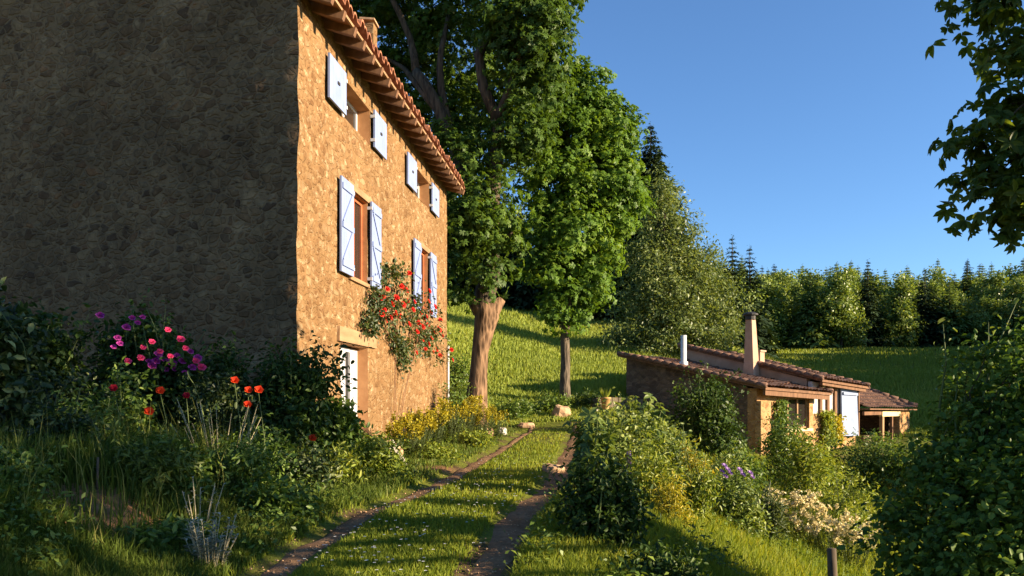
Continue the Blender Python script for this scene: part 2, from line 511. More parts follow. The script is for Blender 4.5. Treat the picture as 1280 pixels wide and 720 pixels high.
def spray(lv, P, D, per, spread, L, W, rg, whorl=0, up=.45, droop=.35, tjit=.22, tbase=.45, tseed=3, tfreq=.8, jit=.55):
    """a bunch of leaves round each point of P; whorl>0 gives that many leaflets radiating from one stalk"""
    n = len(P)
    tc = tbase + .28 * vnoise(P * tfreq, tseed) + .14 * rg.normal(size=n)
    if whorl:
        ax = unit(D * .6 + UP * up + rg.normal(size=(n, 3)) * jit * .8)
        a = unit(np.cross(ax, rg.normal(size=(n, 3)))); b = np.cross(ax, a)
        sc = .7 + .5 * rg.random(n)
        for k in range(whorl):
            an = (k + .5) * 2 * math.pi / whorl * .86 + rg.normal(size=n) * .15
            rad = a * np.cos(an)[:, None] + b * np.sin(an)[:, None]
            lv.add(P, rad - UP * droop + ax * .1, ax + rad * .25 + rg.normal(size=(n, 3)) * .12, L * sc * (1 - .25 * abs(2 * k / whorl - 1)), W * sc, tc + tjit * .6 * rg.normal(size=n))
    else:
        for k in range(per):
            p = P + rg.normal(size=(n, 3)) * spread
            nn = unit(D * .5 + UP * up + rg.normal(size=(n, 3)) * jit)
            ax = unit(np.cross(nn, rg.normal(size=(n, 3)))) + D * .35 - UP * droop
            sc = .65 + .6 * rg.random(n)
            lv.add(p, ax, nn, L * sc, W * sc, tc + tjit * rg.normal(size=n))
    return lv


def limb(mb, p, q, r0, r1, n=7, sag=.12, seg=7, seed=1):
    p, q = np.array(p, float), np.array(q, float)
    d = q - p; ln = np.linalg.norm(d)
    rg = np.random.default_rng(seed)
    b1, b2 = rg.normal(size=3) * sag * ln * .5, rg.normal(size=3) * sag * ln * .35
    P, R = [], []
    for i in range(seg + 1):
        t = i / seg
        P.append(p + d * t + b1 * math.sin(math.pi * t) + b2 * math.sin(2 * math.pi * t) + np.array([0, 0, .10 * ln]) * math.sin(math.pi * t))
        R.append(r0 + (r1 - r0) * t ** .8)
    mb.tube(P, R, n, .12, seed)
    return P


# ------------------------------------------------------------------ SETTING: ground, path
def axis(fine0, fine1, step, lo, hi, grow=1.16):
    a = list(np.arange(fine0, fine1 + 1e-6, step))
    s = step
    while a[-1] < hi:
        s *= grow; a.append(a[-1] + s)
    s = step
    while a[0] > lo:
        s *= grow; a.insert(0, a[0] - s)
    return np.array(a)


xs = axis(-9, 12, .15, -500, 600); ys = axis(2, 32, .16, -120, 700)
GX, GY = np.meshgrid(xs, ys)
GZ = ground(GX, GY)
nx, ny = len(xs), len(ys)
idx = np.arange(nx * ny).reshape(ny, nx)
FQ = np.stack([idx[:-1, :-1], idx[:-1, 1:], idx[1:, 1:], idx[1:, :-1]], -1).reshape(-1, 4)
bx_, by_ = px(118, 612, 6.6)[:2]
bare = np.maximum((1 - sst(.35, .8, np.hypot((GX - bx_ - .1) / 1.4, GY - by_ + .3) + .3 * n2(GX, GY, 2.0, 9))),
                  (1 - sst(.2, .7, np.hypot((GX + 1.25) / .8, GY - 12.6) + .2 * n2(GX, GY, 2.0, 9))))
o = arr_mesh('ground', np.stack([GX, GY, GZ], -1).reshape(-1, 3), FQ, M['ground'], None, bare.ravel(), True, 'bare')
tag(o, 'grassy hillside ground falling away from the house to the cottage', 'ground', None, 'structure')

Vp, Fp = [], []
for sgn in (-1, 1):
    Ys = np.arange(1.5, 26.3, .12)
    c = xc(Ys) + sgn * half_gauge(Ys)
    wl = .16 + .08 * n2(Ys, Ys * 0 + sgn, 2.3, 21) + (.06 if sgn > 0 else 0)
    wr = .16 + .08 * n2(Ys, Ys * 0 + sgn, 2.3, 22) + (.04 if sgn > 0 else 0)
    fade = np.interp(Ys, [0, 14, 26.3], [1, 1, .55])
    K = 7
    for t in np.linspace(-1, 1, K):
        X = c + np.where(t < 0, t * wl, t * wr) * fade
        Z = ground(X, Ys) + .022 - .05 * abs(t) ** 3 + .006 * n2(X, Ys, 9, 8)
        Vp.append(np.stack([X, Ys, Z], -1))
    b = (0 if sgn < 0 else K * len(Ys))
    ii = b + np.arange(K * len(Ys)).reshape(K, len(Ys))
    Fp.append(np.stack([ii[:-1, :-1], ii[1:, :-1], ii[1:, 1:], ii[:-1, 1:]], -1).reshape(-1, 4))
o = arr_mesh('path', np.concatenate(Vp), np.concatenate(Fp), M['dirt'], None, None, True)
tag(o, 'two worn earth wheel ruts of the grassy farm track', 'path', None, 'structure')

# ------------------------------------------------------------------ THE STONE HOUSE
TA = math.atan(.1186)
HX, HY = -3.334, 12.37
HZ = 0.0
house = thing('stone_house', 'tall ochre three storey stone farmhouse with pale blue shutters and tiled eaves', 'house', (HX, HY, HZ), -TA)
LEN, DEP, WT = 11.65, 9.0, 7.46
KS = .2126          # made-up skew of the gable that keeps it out of the sun
SL = .32
ca, sa = math.cos(TA), math.sin(TA)


def hw(X, L, Z):
    """house local -> world"""
    return np.array([HX + ca * X + sa * L, HY - sa * X + ca * L, HZ + Z])


def facade_px(x, y, off=0.0):
    """photo pixel -> house local point on the plane X=off"""
    u = (x - 640) / F_PX
    # X0 + .1186 Y = u Y, plane moved out by off
    X0 = -4.8 + off / ca
    Y = X0 / (u - .1186)
    z = CAMZ + (HOR - y) / F_PX * Y
    wx, wy = u * Y, Y
    dx, dy = wx - HX, wy - HY
    return np.array([ca * dx - sa * dy, sa * dx + ca * dy, z])


UPW = [(2.10, 3.84), (7.50, 9.24)]; UZ = (6.27, 6.98)
FFW = [(2.51, 3.63), (7.95, 9.07)]; FZ = (3.42, 5.05)
DOOR = (2.0, 3.65); DZ = (-.1, 2.14)
holes = [(a, b, *UZ) for a, b in UPW] + [(a, b, *FZ) for a, b in FFW] + [(*DOOR, *DZ)]


def edges(lo, hi, step, cuts):
    c = sorted(set([lo, hi] + [x for x in cuts if lo < x < hi]))
    r = []
    for a, b in zip(c[:-1], c[1:]):
        k = max(1, round((b - a) / step))
        r += list(np.linspace(a, b, k + 1)[:-1])
    return np.array(r + [hi])


def fdisp(L, z):
    return .020 * n2(0 * L, z, 2.9, 35) * np.clip(1 - L / .4, 0, 1) + .016 * n2(L, z, 1.1, 31) + .012 * n2(L, z, 4.3, 32) + .018 * np.clip(3 - z, 0, 4) / 3


def gdisp(X, z):
    return .02 * n2(X, z, 1.0, 33) + .022 * n2(X, z, 4.0, 34)


Ls = edges(0, LEN, .11, [h[0] for h in holes] + [h[1] for h in holes])
Zs = edges(-.8, WT + .05, .11, [h[2] for h in holes] + [h[3] for h in holes])
LL, ZZ = np.meshgrid(Ls, Zs)
D1 = fdisp(LL, ZZ)
YY = LL - np.where(LL < .25, (1 - LL / .25), 0) * gdisp(0 * ZZ, ZZ)
V = np.stack([D1, YY, ZZ], -1).reshape(-1, 3)
ii = np.arange(V.shape[0]).reshape(LL.shape)
F = []
for r in range(len(Zs) - 1):
    zm = (Zs[r] + Zs[r + 1]) / 2
    for c_ in range(len(Ls) - 1):
        lm = (Ls[c_] + Ls[c_ + 1]) / 2
        if not any(h[0] < lm < h[1] and h[2] < zm < h[3] for h in holes):
            F.append((ii[r, c_], ii[r, c_ + 1], ii[r + 1, c_ + 1], ii[r + 1, c_]))
arr_mesh('facade_wall', V, np.array(F), M['facade'], house)
# reveals: four faces round each opening, .34 deep, drawn from just behind the wall skin
for a, b, z0, z1 in holes:
    mb = MB()
    d0, d1 = .012, -.34
    for (p, q) in (((a, z0), (a, z1)), ((a, z1), (b, z1)), ((b, z1), (b, z0)), ((b, z0), (a, z0))):
        dp, dq = float(fdisp(p[0], p[1])), float(fdisp(q[0], q[1]))
        mb.add([(dp, p[0], p[1]), (dq, q[0], q[1]), (d1, q[0], q[1]), (d1, p[0], p[1])], [(0, 1, 2, 3)])
    mb.build('reveal', M['reveal'], house)
# gable wall towards the camera
Xs = edges(-DEP, 0, .12, [])
rows = 70
T = np.linspace(0, 1, rows)
XX, TT = np.meshgrid(Xs, T)
top = WT + SL * np.minimum(-XX, DEP + XX) + .05
ZZ = -.8 + (top + .8) * TT
YY = -gdisp(XX, ZZ) - XX * KS
XD = XX + np.where(XX > -.25, 1 + XX / .25, 0) * fdisp(0 * ZZ, ZZ)
V = np.stack([XD, YY, ZZ], -1).reshape(-1, 3)
ii = np.arange(V.shape[0]).reshape(XX.shape)
FQ = np.stack([ii[:-1, :-1], ii[:-1, 1:], ii[1:, 1:], ii[1:, :-1]], -1).reshape(-1, 4)
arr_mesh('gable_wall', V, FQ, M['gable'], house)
mb = MB()
mb.add([(0, LEN, -.8), (-DEP, LEN + DEP * KS, -.8), (-DEP, LEN + DEP * KS, WT), (-DEP / 2, LEN + DEP * KS / 2, WT + SL * DEP / 2), (0, LEN, WT)], [(0, 1, 2, 3, 4)])
mb.add([(-DEP, LEN + DEP * KS, -.8), (-DEP, DEP * KS, -.8), (-DEP, DEP * KS, WT), (-DEP, LEN + DEP * KS, WT)], [(0, 1, 2, 3)])
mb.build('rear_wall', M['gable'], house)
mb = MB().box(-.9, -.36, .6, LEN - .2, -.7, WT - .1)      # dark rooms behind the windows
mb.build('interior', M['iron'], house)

# roof: two corrugated slopes of canal tiles in lapped courses
OV = .50


def tile_sheet(mb, L0, L1, s_len, org, ddir, slope, per=.25, course=.36, amp=.095, thick=.035, seed=0):
    """org: eave start point fn(L)->xyz; ddir: horizontal direction uphill (unit xy)"""
    n = int((L1 - L0) / per); k = 10
    rg = np.random.default_rng(seed)
    nc = int(s_len / course)
    Lv = L0 + np.arange(n * k + 1) * per / k
    prof = amp * np.abs(np.sin(math.pi * (Lv - L0) / per)) ** .8 - amp * .55 * np.exp(-((((Lv - L0) / per + .5) % 1 - .5) / .16) ** 2)
    rows_, FF = [], []
    jl = rg.normal(size=n + 1) * .012
    col_id = np.minimum((np.arange(n * k + 1) // k), n)
    for c in range(nc):
        lift0 = .0
        jo = rg.normal(size=n + 1) * .016
        for (s, dz) in ((c * course - .03, .040), ((c + 1) * course, .0)):
            off = s + (jo[col_id] if s < (c + .5) * course else 0)
            if c == 0 and s < .1: off = off + jl[col_id] * 2
            x = off
            pts = np.array([org(l) for l in Lv])
            pts = pts + np.outer(x, np.array([ddir[0], ddir[1], slope])) / 1.0
            pts[:, 2] += prof + dz + rg.normal() * .004
            rows_.append(pts)
    W_ = len(Lv)
    V = np.concatenate(rows_)
    mbF = []
    for r in range(len(rows_) - 1):
        for q in range(W_ - 1):
            mbF.append((r * W_ + q, r * W_ + q + 1, (r + 1) * W_ + q + 1, (r + 1) * W_ + q))
    # front lip thickness
    b = len(V)
    lip = rows_[0].copy(); lip[:, 2] -= thick
    lip2 = rows_[1].copy(); lip2[:, 2] -= thick
    V = np.concatenate([V, lip, lip2])
    for q in range(W_ - 1):
        mbF.append((q + 1, q, b + q, b + q + 1))
        mbF.append((b + q + 1, b + q, b + W_ + q, b + W_ + q + 1))
    mb.add(V, mbF)


mb = MB()
cosr = 1 / math.sqrt(1 + SL * SL)
tile_sheet(mb, -.16, LEN + .12, (DEP / 2 + OV) / 1.0, lambda l: (OV + .05, l - KS * OV, WT - SL * OV + .17 + .05 * math.sin(l * .27 + .4) * .6), (-1, KS), SL, seed=3)
tile_sheet(mb, -.16, LEN + .12, (DEP / 2 + OV), lambda l: (-DEP - OV, l + KS * (DEP + OV), WT - SL * OV + .17), (1, -KS), SL, seed=4)
roof = mb.build('roof', M['tile'], house)
mb = MB()
zr = WT + SL * DEP / 2 + .24
mb.tube([(-DEP / 2, KS * DEP / 2 - .2 + i * .35, zr + .01 * math.sin(i * 9)) for i in range(int((LEN + .4) / .35) + 1)], [.13] * (int((LEN + .4) / .35) + 1), 8)
mb.build('ridge_tile', M['tile'], roof, True)
# boards under the tiles and rafters carrying the eave
mb = MB()
for s in (1, -1):
    xo = (lambda x: x if s > 0 else -DEP - x)
    V = [(xo(OV), -.12, WT - SL * OV + .10), (xo(OV), LEN + .08, WT - SL * OV + .10), (xo(-DEP / 2), LEN + .08, WT + SL * DEP / 2 + .10), (xo(-DEP / 2), -.12, WT + SL * DEP / 2 + .10)]
    V = [(p[0], p[1] - KS * p[0], p[2]) for p in V]
    V2 = [(p[0], p[1], p[2] + .03) for p in V]
    mb.hexa(V + V2)
mb.build('roof_board', M['soffit'], roof)
mb = MB().bar((-.02, -.02, 0), (OV + .05, -.02, -SL * (OV + .07)), .10, .15)
raf0 = None
rl = np.linspace(.1, LEN - .1, 22)
for i, l in enumerate(rl):
    if raf0 is None:
        raf0 = mb.build('rafter', M['wood'], roof); r_ = raf0
    else:
        r_ = raf0.copy(); col.objects.link(r_)
    r_.location = (0, l + random.uniform(-.03, .03), WT + .035)
mb = MB().box(OV - .01, OV + .03, -.1, LEN + .08, WT - SL * OV + .075, WT - SL * OV + .125)
mb.build('tile_batten', M['lintel'], roof)
# stub chimney above the eave
cb = (-.30, 4.80)
mb = MB().box(cb[0] - .13, cb[0] + .12, cb[1] - .14, cb[1] + .14, WT - .1, 9.17)
ch = mb.build('chimney', M['facade'], house)
mb = MB().hexa([(cb[0] - .18, cb[1] - .17, 9.26), (cb[0] + .15, cb[1] - .17, 9.22), (cb[0] + .15, cb[1] + .18, 9.20), (cb[0] - .18, cb[1] + .18, 9.24),
                (cb[0] - .18, cb[1] - .17, 9.30), (cb[0] + .15, cb[1] - .17, 9.26), (cb[0] + .15, cb[1] + .18, 9.24), (cb[0] - .18, cb[1] + .18, 9.28)])
mb.build('chimney_cap', M['stone_tan'], ch)


# windows and shutters
def window(a, b, z0, z1, fm, depth, cols, name='window'):
    t = .075
    mb = MB()
    x0, x1 = -depth - .05, -depth
    mb.box(x0, x1, a + .004, a + t, z0 + .004, z1 - .004); mb.box(x0, x1, b - t, b - .004, z0 + .004, z1 - .004)
    mb.box(x0, x1 - .002, a + t, b - t, z0 + .004, z0 + t); mb.box(x0, x1 - .002, a + t, b - t, z1 - t, z1 - .004)
    for i in range(1, cols):
        c = a + (b - a) * i / cols
        mb.box(x0, x1 + .004, c - .045, c + .045, z0 + t, z1 - t)
    w = mb.build(name, fm, house)
    MB().box(x0 + .01, x0 + .02, a + t - .01, b - t + .01, z0 + t - .01, z1 - t + .01).build('pane', M['glass'], w)
    return w


def shutter(a, b, z0, z1, brace, hinge_side, lean=0.0):
    """board shutter folded back against the wall"""
    x0, x1 = .055, .092
    mb = MB()
    n = 5
    for i in range(n):
        c0 = a + (b - a) * i / n; c1 = a + (b - a) * (i + 1) / n
        mb.hexa([(x0, c0 + .0015, z0), (x1, c0 + .0015, z0), (x1, c1 - .0015, z0), (x0, c1 - .0015, z0),
                 (x0, c0 + .0015, z1), (x1 + lean, c0 + .0015, z1), (x1 + lean, c1 - .0015, z1), (x0, c1 - .0015, z1)])
    mb.box(x0 + .008, x1 - .006, a + .002, b - .002, z0 + .005, z1 - .005)
    s = mb.build('shutter', M['shutter'], house)
    if brace:
        mb = MB()
        hz = (z1 - z0)
        zb = [z0 + .16, z0 + hz * .5, z1 - .16]
        for z in zb:
            mb.box(x1, x1 + .024, a + .03, b - .03, z - .05, z + .05)
        p, q = ((a + .08, b - .08) if hinge_side > 0 else (b - .08, a + .08))
        mb.bar((x1 + .011, p, zb[0] + .05), (x1 + .011, q, zb[1] - .05), .02, .075, up=(0, 1, 0))
        mb.bar((x1 + .011, p, zb[1] + .05), (x1 + .011, q, zb[2] - .05), .02, .075, up=(0, 1, 0))
        mb.build('brace', M['shutter'], s)
    else:
        c = (a + b) / 2
        mb = MB().box(x1, x1 + .02, c - .05, c + .05, (z0 + z1) / 2 - .0, (z0 + z1) / 2 + .045)
        mb.build('latch', M['iron'], s)
    hy = b if hinge_side > 0 else a
    for z in (z0 + .14, z1 - .14):
        MB().box(.0, .105, hy - .02, hy + .02, z - .03, z + .03).build('hinge', M['white'], s)
    return s


for a, b in UPW:
    window(a, b, *UZ, M['white'], .27, 2)
    shutter(a - .90, a - .02, UZ[0] - .02, UZ[1] + .03, False, 1)
    shutter(b + .02, b + .90, UZ[0] - .02, UZ[1] + .03, False, -1)
for a, b in FFW:
    window(a, b, *FZ, M['redwood'], .10, 2)
    shutter(a - .70, a - .01, FZ[0] - .03, FZ[1] + .04, True, 1)
    shutter(b + .02, b + .70, FZ[0] - .03, FZ[1] + .04, True, -1)
    MB().box(-.04, .05, a - .06, b + .06, FZ[0] - .075, FZ[0] - .004).build('window_sill', M['lintel'], house)
    MB().box(-.04, .036, a - .14, b + .14, FZ[1] + .004, FZ[1] + .13).build('lintel', M['lintel'], house)
# doorway: white glazed door set back in the wall, one narrow dark pane, timber lintel
mb = MB()
mb.box(-.26, -.21, 2.004, 2.12, DZ[0], 2.10); mb.box(-.26, -.21, 3.55, 3.646, DZ[0], 2.10); mb.box(-.258, -.212, 2.12, 3.55, 2.03, 2.10)
dr = mb.build('door_frame', M['white'], house)
MB().box(-.24, -.195, 2.125, 2.86, DZ[0], 2.025).build('door', M['white'], house)
d1 = MB().box(-.235, -.19, 3.13, 3.545, DZ[0], 2.025).build('door', M['white'], house)
MB().box(-.19, -.14, 3.17, 3.20, .98, 1.10).build('handle', M['iron'], d1)
MB().box(-.25, -.24, 2.862, 3.128, DZ[0], 2.028).build('pane', M['glass'], dr)
mb = MB().hexa([(-.05, 1.80, 2.145), (.06, 1.80, 2.15), (.06, 4.10, 2.16), (-.05, 4.10, 2.145), (-.05, 1.80, 2.40), (.055, 1.82, 2.42), (.055, 4.08, 2.40), (-.05, 4.10, 2.40)])
mb.build('lintel', M['lintel'], house)
MB().box(-.3, .30, 1.9, 3.75, -.4, .02).build('doorstep', M['stone_tan'], house)
mb = MB().tube([(.07, LEN - .12, .0), (.07, LEN - .12, 1.4), (.07, LEN - .12, 2.75)], [.032] * 3, 10)
mb.build('downpipe', M['white'], house, True)

# ------------------------------------------------------------------ THE COTTAGE
CX, CY = 8.3, 27.0
fd = unit(np.array([.743, .669]))
CA = math.atan2(fd[1], fd[0])
CZ0 = -1.10
cot = thing('stone_cottage', 'long low stone cottage stepping along the slope with lean-to tiled roofs', 'cottage', (CX, CY, CZ0), CA)


def H(h):      # height above eye -> cottage local z
    return h + CAMZ - CZ0


mb = MB()
# section one: front wall with window opening, dark side wall
x0, x1, yb = 0.0, 3.9, 5.7
wx0, wx1, wz0, wz1 = 1.55, 3.62, H(-.95), H(.17)


def front_wall(mb, x0, x1, z0, ztop0, ztop1, op, th=.35):
    a, b, c, d = op
    zt = lambda x: ztop0 + (ztop1 - ztop0) * (x - x0) / (x1 - x0)
    for (p, q, r0, r1) in ((x0, a, z0, None), (b, x1, z0, None), (a, b, z0, c), (a, b, d, None)):
        V = [(p, 0, r0), (q, 0, r0), (q, th, r0), (p, th, r0)]
        t = [(p, 0, r1 or zt(p)), (q, 0, r1 or zt(q)), (q, th, r1 or zt(q)), (p, th, r1 or zt(p))]
        mb.hexa(V + t)


mb = MB()
front_wall(mb, x0, x1, -1.0, H(.48), H(.30), (wx0, wx1, wz0, wz1))
mb.box(-.10, .55, -.22, -.003, -1.2, H(.05))          # corner buttress
mb.build('front_wall', M['cottage'], cot)
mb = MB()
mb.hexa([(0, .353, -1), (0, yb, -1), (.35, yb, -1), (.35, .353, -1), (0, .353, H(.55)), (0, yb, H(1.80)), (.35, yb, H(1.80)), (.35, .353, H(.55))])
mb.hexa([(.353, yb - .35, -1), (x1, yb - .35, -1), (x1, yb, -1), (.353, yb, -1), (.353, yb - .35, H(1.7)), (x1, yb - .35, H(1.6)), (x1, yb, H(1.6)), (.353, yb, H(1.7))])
mb.build('side_wall', M['cottage_shaded'], cot)


def lean_roof(name, fl, fr, br, bl, mat, edge_mat, per=.23):
    """tiled single slope between four corners (front-left, front-right, back-right, back-left)"""
    fl, fr, br, bl = (np.array(p, float) for p in (fl, fr, br, bl))
    n = max(2, int(np.linalg.norm(fr - fl) / per)); k = 8
    nc = max(2, int(np.linalg.norm(bl - fl) / .36))
    rg = np.random.default_rng(int(abs(fl[2]) * 1000) + 5)
    u = np.linspace(0, 1, n * k + 1)
    prof = .05 * np.abs(np.sin(math.pi * n * u)) ** .8
    rows_ = []
    cid = np.minimum(np.arange(n * k + 1) // k, n - 1)
    for c in range(nc):
        j = rg.normal(size=n) * .012
        for s, dz in ((c / nc - .012, .045), ((c + 1) / nc, 0)):
            A_, B_ = fl + (bl - fl) * s, fr + (br - fr) * s
            pts = A_ + np.outer(u, B_ - A_)
            pts[:, 2] += prof + dz + j[cid] + .03 * n2(pts[:, 0], pts[:, 1], .8, 41)
            rows_.append(pts)
    W_ = n * k + 1
    V = np.concatenate(rows_)
    Fq = []
    for r in range(len(rows_) - 1):
        Fq += [(r * W_ + q, r * W_ + q + 1, (r + 1) * W_ + q + 1, (r + 1) * W_ + q) for q in range(W_ - 1)]
    mb = MB().add(V, Fq)
    r = mb.build(name, mat, cot)
    dz = np.array([0, 0, .10])
    mb = MB().hexa([fl - dz, fr - dz, br - dz, bl - dz, fl - dz * .15, fr - dz * .15, br - dz * .15, bl - dz * .15])
    mb.build('roof_board', M['wood'], r)
    for a_, b_ in ((fl, bl), (fr, br)):      # verge tiles along both rakes
        mb = MB()
        q = int(np.linalg.norm(b_ - a_) / .36)
        for i in range(q):
            p0 = a_ + (b_ - a_) * (i - .08) / q; p1 = a_ + (b_ - a_) * (i + 1) / q
            p0 = p0 + np.array([0, 0, .055 + rg.normal() * .008]); p1 = p1 + np.array([0, 0, .03])
            mb.tube([p0, p1], [.095, .08], 7)
        mb.build('verge_tile', edge_mat, r, True)
    return r


lean_roof('roof', (-.28, -.50, H(.52)), (4.35, -.50, H(.36)), (3.9, yb + .2, H(1.78)), (-.28, yb + .2, H(1.90)), M['tile_old'], M['tile_old'])
MB().bar((-.20, -.40, H(.33)), (4.3, -.40, H(.18)), .09, .17).build('eave_beam', M['wood'], cot)
re0 = None
for i in range(13):
    if re0 is None:
        re0 = MB().bar((0, -.36, -.08), (0, -.002, 0), .07, .09).build('rafter_end', M['wood'], cot); o = re0
    else:
        o = re0.copy(); col.objects.link(o)
    o.location = (.35 + i * .29, 0, H(.48) - .012 * i)
# window with three lights
mb = MB()
t = .06
mb.box(wx0, wx0 + t, .10, .16, wz0, wz1); mb.box(wx1 - t, wx1, .10, .16, wz0, wz1)
mb.box(wx0 + t, wx1 - t, .10, .16, wz0, wz0 + t); mb.box(wx0 + t, wx1 - t, .10, .16, wz1 - t, wz1)
for k in (1, 2):
    c = wx0 + (wx1 - wx0) * k / 3
    mb.box(c - .04, c + .04, .09, .17, wz0 + t, wz1 - t)
w = mb.build('window', M['lintel'], cot)
MB().box(wx0 + .03, wx1 - .03, .14, .15, wz0 + .03, wz1 - .03).build('pane', M['glass'], w)
MB().box(wx0 - .1, wx1 + .1, -.10, .097, wz0 - .10, wz0 - .004).build('window_sill', M['cream'], w)
MB().bar((wx0 - .25, -.03, wz1 + .09), (wx1 + .2, -.03, wz1 + .07), .09, .16).build('lintel', M['lintel'], cot)

# section two: whitewashed boards between posts, taller roof, pink side wall
s0, s1 = 3.905, 7.40
mb = MB().box(s0, s1, .02, .25, -1, H(-.42))
mb.build('front_wall', M['cottage'], cot)
mb = MB().hexa([(s0, .03, H(-.42)), (s1, .03, H(-.42)), (s1, .2, H(-.42)), (s0, .2, H(-.42)), (s0, .03, H(.78)), (s1, .03, H(.58)), (s1, .2, H(.58)), (s0, .2, H(.78))])
mb.build('board_wall', M['limewash'], cot)
pb = None
for xx in (4.45, 5.02, 5.62):
    MB().box(xx - .085, xx + .085, -.05, .028, H(-.44), H(.70 - (xx - 4) * .05)).build('post', M['wood'], cot)
mb = MB()
mb.hexa([(s0, .26, -1), (s0, 5.8, -1), (s0 + .3, 5.8, -1), (s0 + .3, .26, -1), (s0, .26, H(.88)), (s0, 5.8, H(2.33)), (s0 + .3, 5.8, H(2.33)), (s0 + .3, .26, H(.88))])
mb.hexa([(s1 - .3, .26, -1), (s1 - .3, 5.8, -1), (s1, 5.8, -1), (s1, .26, -1), (s1 - .3, .26, H(.66)), (s1 - .3, 5.8, H(2.1)), (s1, 5.8, H(2.1)), (s1, .26, H(.66))])
mb.box(s0 + .303, s1 - .303, 5.5, 5.8, -1, H(2.05))
mb.build('side_wall', M['pink'], cot)
lean_roof('roof', (s0 - .12, -.42, H(.86)), (s1 + .22, -.42, H(.64)), (s1 + .22, 6.0, H(2.26)), (s0 - .12, 6.0, H(2.45)), M['tile_old'], M['tile_old'])
MB().bar((s0 + .05, -.3, H(.72)), (s1 + .15, -.3, H(.50)), .10, .16).build('eave_beam', M['wood'], cot)
mb = MB().hexa([(5.92, -.16, H(-1.30)), (7.22, -.20, H(-1.33)), (7.22, -.14, H(-1.33)), (5.92, -.10, H(-1.30)), (5.92, -.12, H(.60)), (7.22, -.14, H(.56)), (7.22, -.08, H(.56)), (5.92, -.06, H(.60))])
dd = mb.build('door', M['door_blue'], cot)
MB().box(7.225, 7.30, -.20, -.02, H(-1.33), H(.52)).build('door_post', M['wood'], dd)
mb = MB()
mb.hexa([(5.98, -.19, H(.30)), (7.16, -.21, H(.27)), (7.16, -.165, H(.27)), (5.98, -.135, H(.30)), (5.98, -.185, H(.40)), (7.16, -.205, H(.37)), (7.16, -.155, H(.37)), (5.98, -.13, H(.40))])
mb.build('batten', M['door_blue'], dd)

# chimneys and flue
cxl, cyl = 3.62, 2.4
mb = MB()
b0, b1 = .26, .155
V = [(cxl - b0, cyl - b0, H(.9)), (cxl + b0 - .06, cyl - b0, H(.9)), (cxl + b0 - .06, cyl + b0, H(.9)), (cxl - b0, cyl + b0, H(.9))]
mid = [(cxl - b1 - .05, cyl - b1 - .05, H(1.55)), (cxl + b1 + .05, cyl - b1 - .05, H(1.55)), (cxl + b1 + .05, cyl + b1 + .05, H(1.55)), (cxl - b1 - .05, cyl + b1 + .05, H(1.55))]
tp = [(cxl - b1 - .04, cyl - b1 + .02, H(3.23)), (cxl + b1 - .07, cyl - b1 + .02, H(3.23)), (cxl + b1 - .07, cyl + b1 - .02, H(3.23)), (cxl - b1 - .04, cyl + b1 - .02, H(3.23))]
mb.hexa(V + mid); mb.hexa([(p[0], p[1], p[2] + .002) for p in mid] + tp)
cm = mb.build('chimney', M['pink'], cot)
mb = MB().tube([(cxl - .07, cyl, H(3.232)), (cxl - .07, cyl, H(3.4)), (cxl - .07, cyl, H(3.41)), (cxl - .07, cyl, H(3.46)), (cxl - .07, cyl, H(3.54))], [.20, .20, .30, .30, .12], 12)
mb.build('cowl', M['iron'], cm)
mb = MB().box(4.35, 4.68, 2.45, 2.78, H(1.4), H(2.02)); mb.box(4.30, 4.73, 2.40, 2.83, H(2.022), H(2.09))
mb.build('chimney', M['pink'], cot)
mb = MB().tube([(.85, 3.6, H(1.3)), (.85, 3.6, H(1.55)), (.85, 3.6, H(1.56)), (.85, 3.6, H(2.55))], [.16, .16, .11, .11], 12)
mb.build('flue_pipe', M['zinc'], cot, True)

# section three: open shed under a hipped roof of old tiles
e0, e1, ef, ebk = 7.45, 12.1, -.55, 5.0
ez, rzv = H(-.22), H(.98)
ry = 2.2
mbr = MB()


def tiled_tri(mb, A_, B_, C_, D_, per=.23, seed=1):
    """tile surface over a quad whose eave is A-B and top D-C (top may shrink to a point)"""
    A_, B_, C_, D_ = (np.array(p, float) for p in (A_, B_, C_, D_))
    n = int(np.linalg.norm(B_ - A_) / per); k = 6; nc = 9
    rg = np.random.default_rng(seed)
    ln = np.linalg.norm(B_ - A_)
    rows_ = []
    for c in range(nc):
        jj = rg.normal(size=n * k + 1) * .006
        for s, dz in ((c / nc - .01, .05), ((c + 1) / nc, 0)):
            P0, P1 = A_ + (D_ - A_) * s, B_ + (C_ - B_) * s
            u = np.linspace(0, 1, n * k + 1)
            pts = P0 + np.outer(u, P1 - P0)
            al = (pts - A_) @ ((B_ - A_) / ln)
            pts[:, 2] += .05 * np.abs(np.sin(math.pi * al / per)) + dz + jj + .05 * n2(pts[:, 0], pts[:, 1], .9, 44)
            rows_.append(pts)
    W_ = n * k + 1
    Fq = []
    for r in range(len(rows_) - 1):
        Fq += [(r * W_ + q, r * W_ + q + 1, (r + 1) * W_ + q + 1, (r + 1) * W_ + q) for q in range(W_ - 1)]
    mb.add(np.concatenate(rows_), Fq)


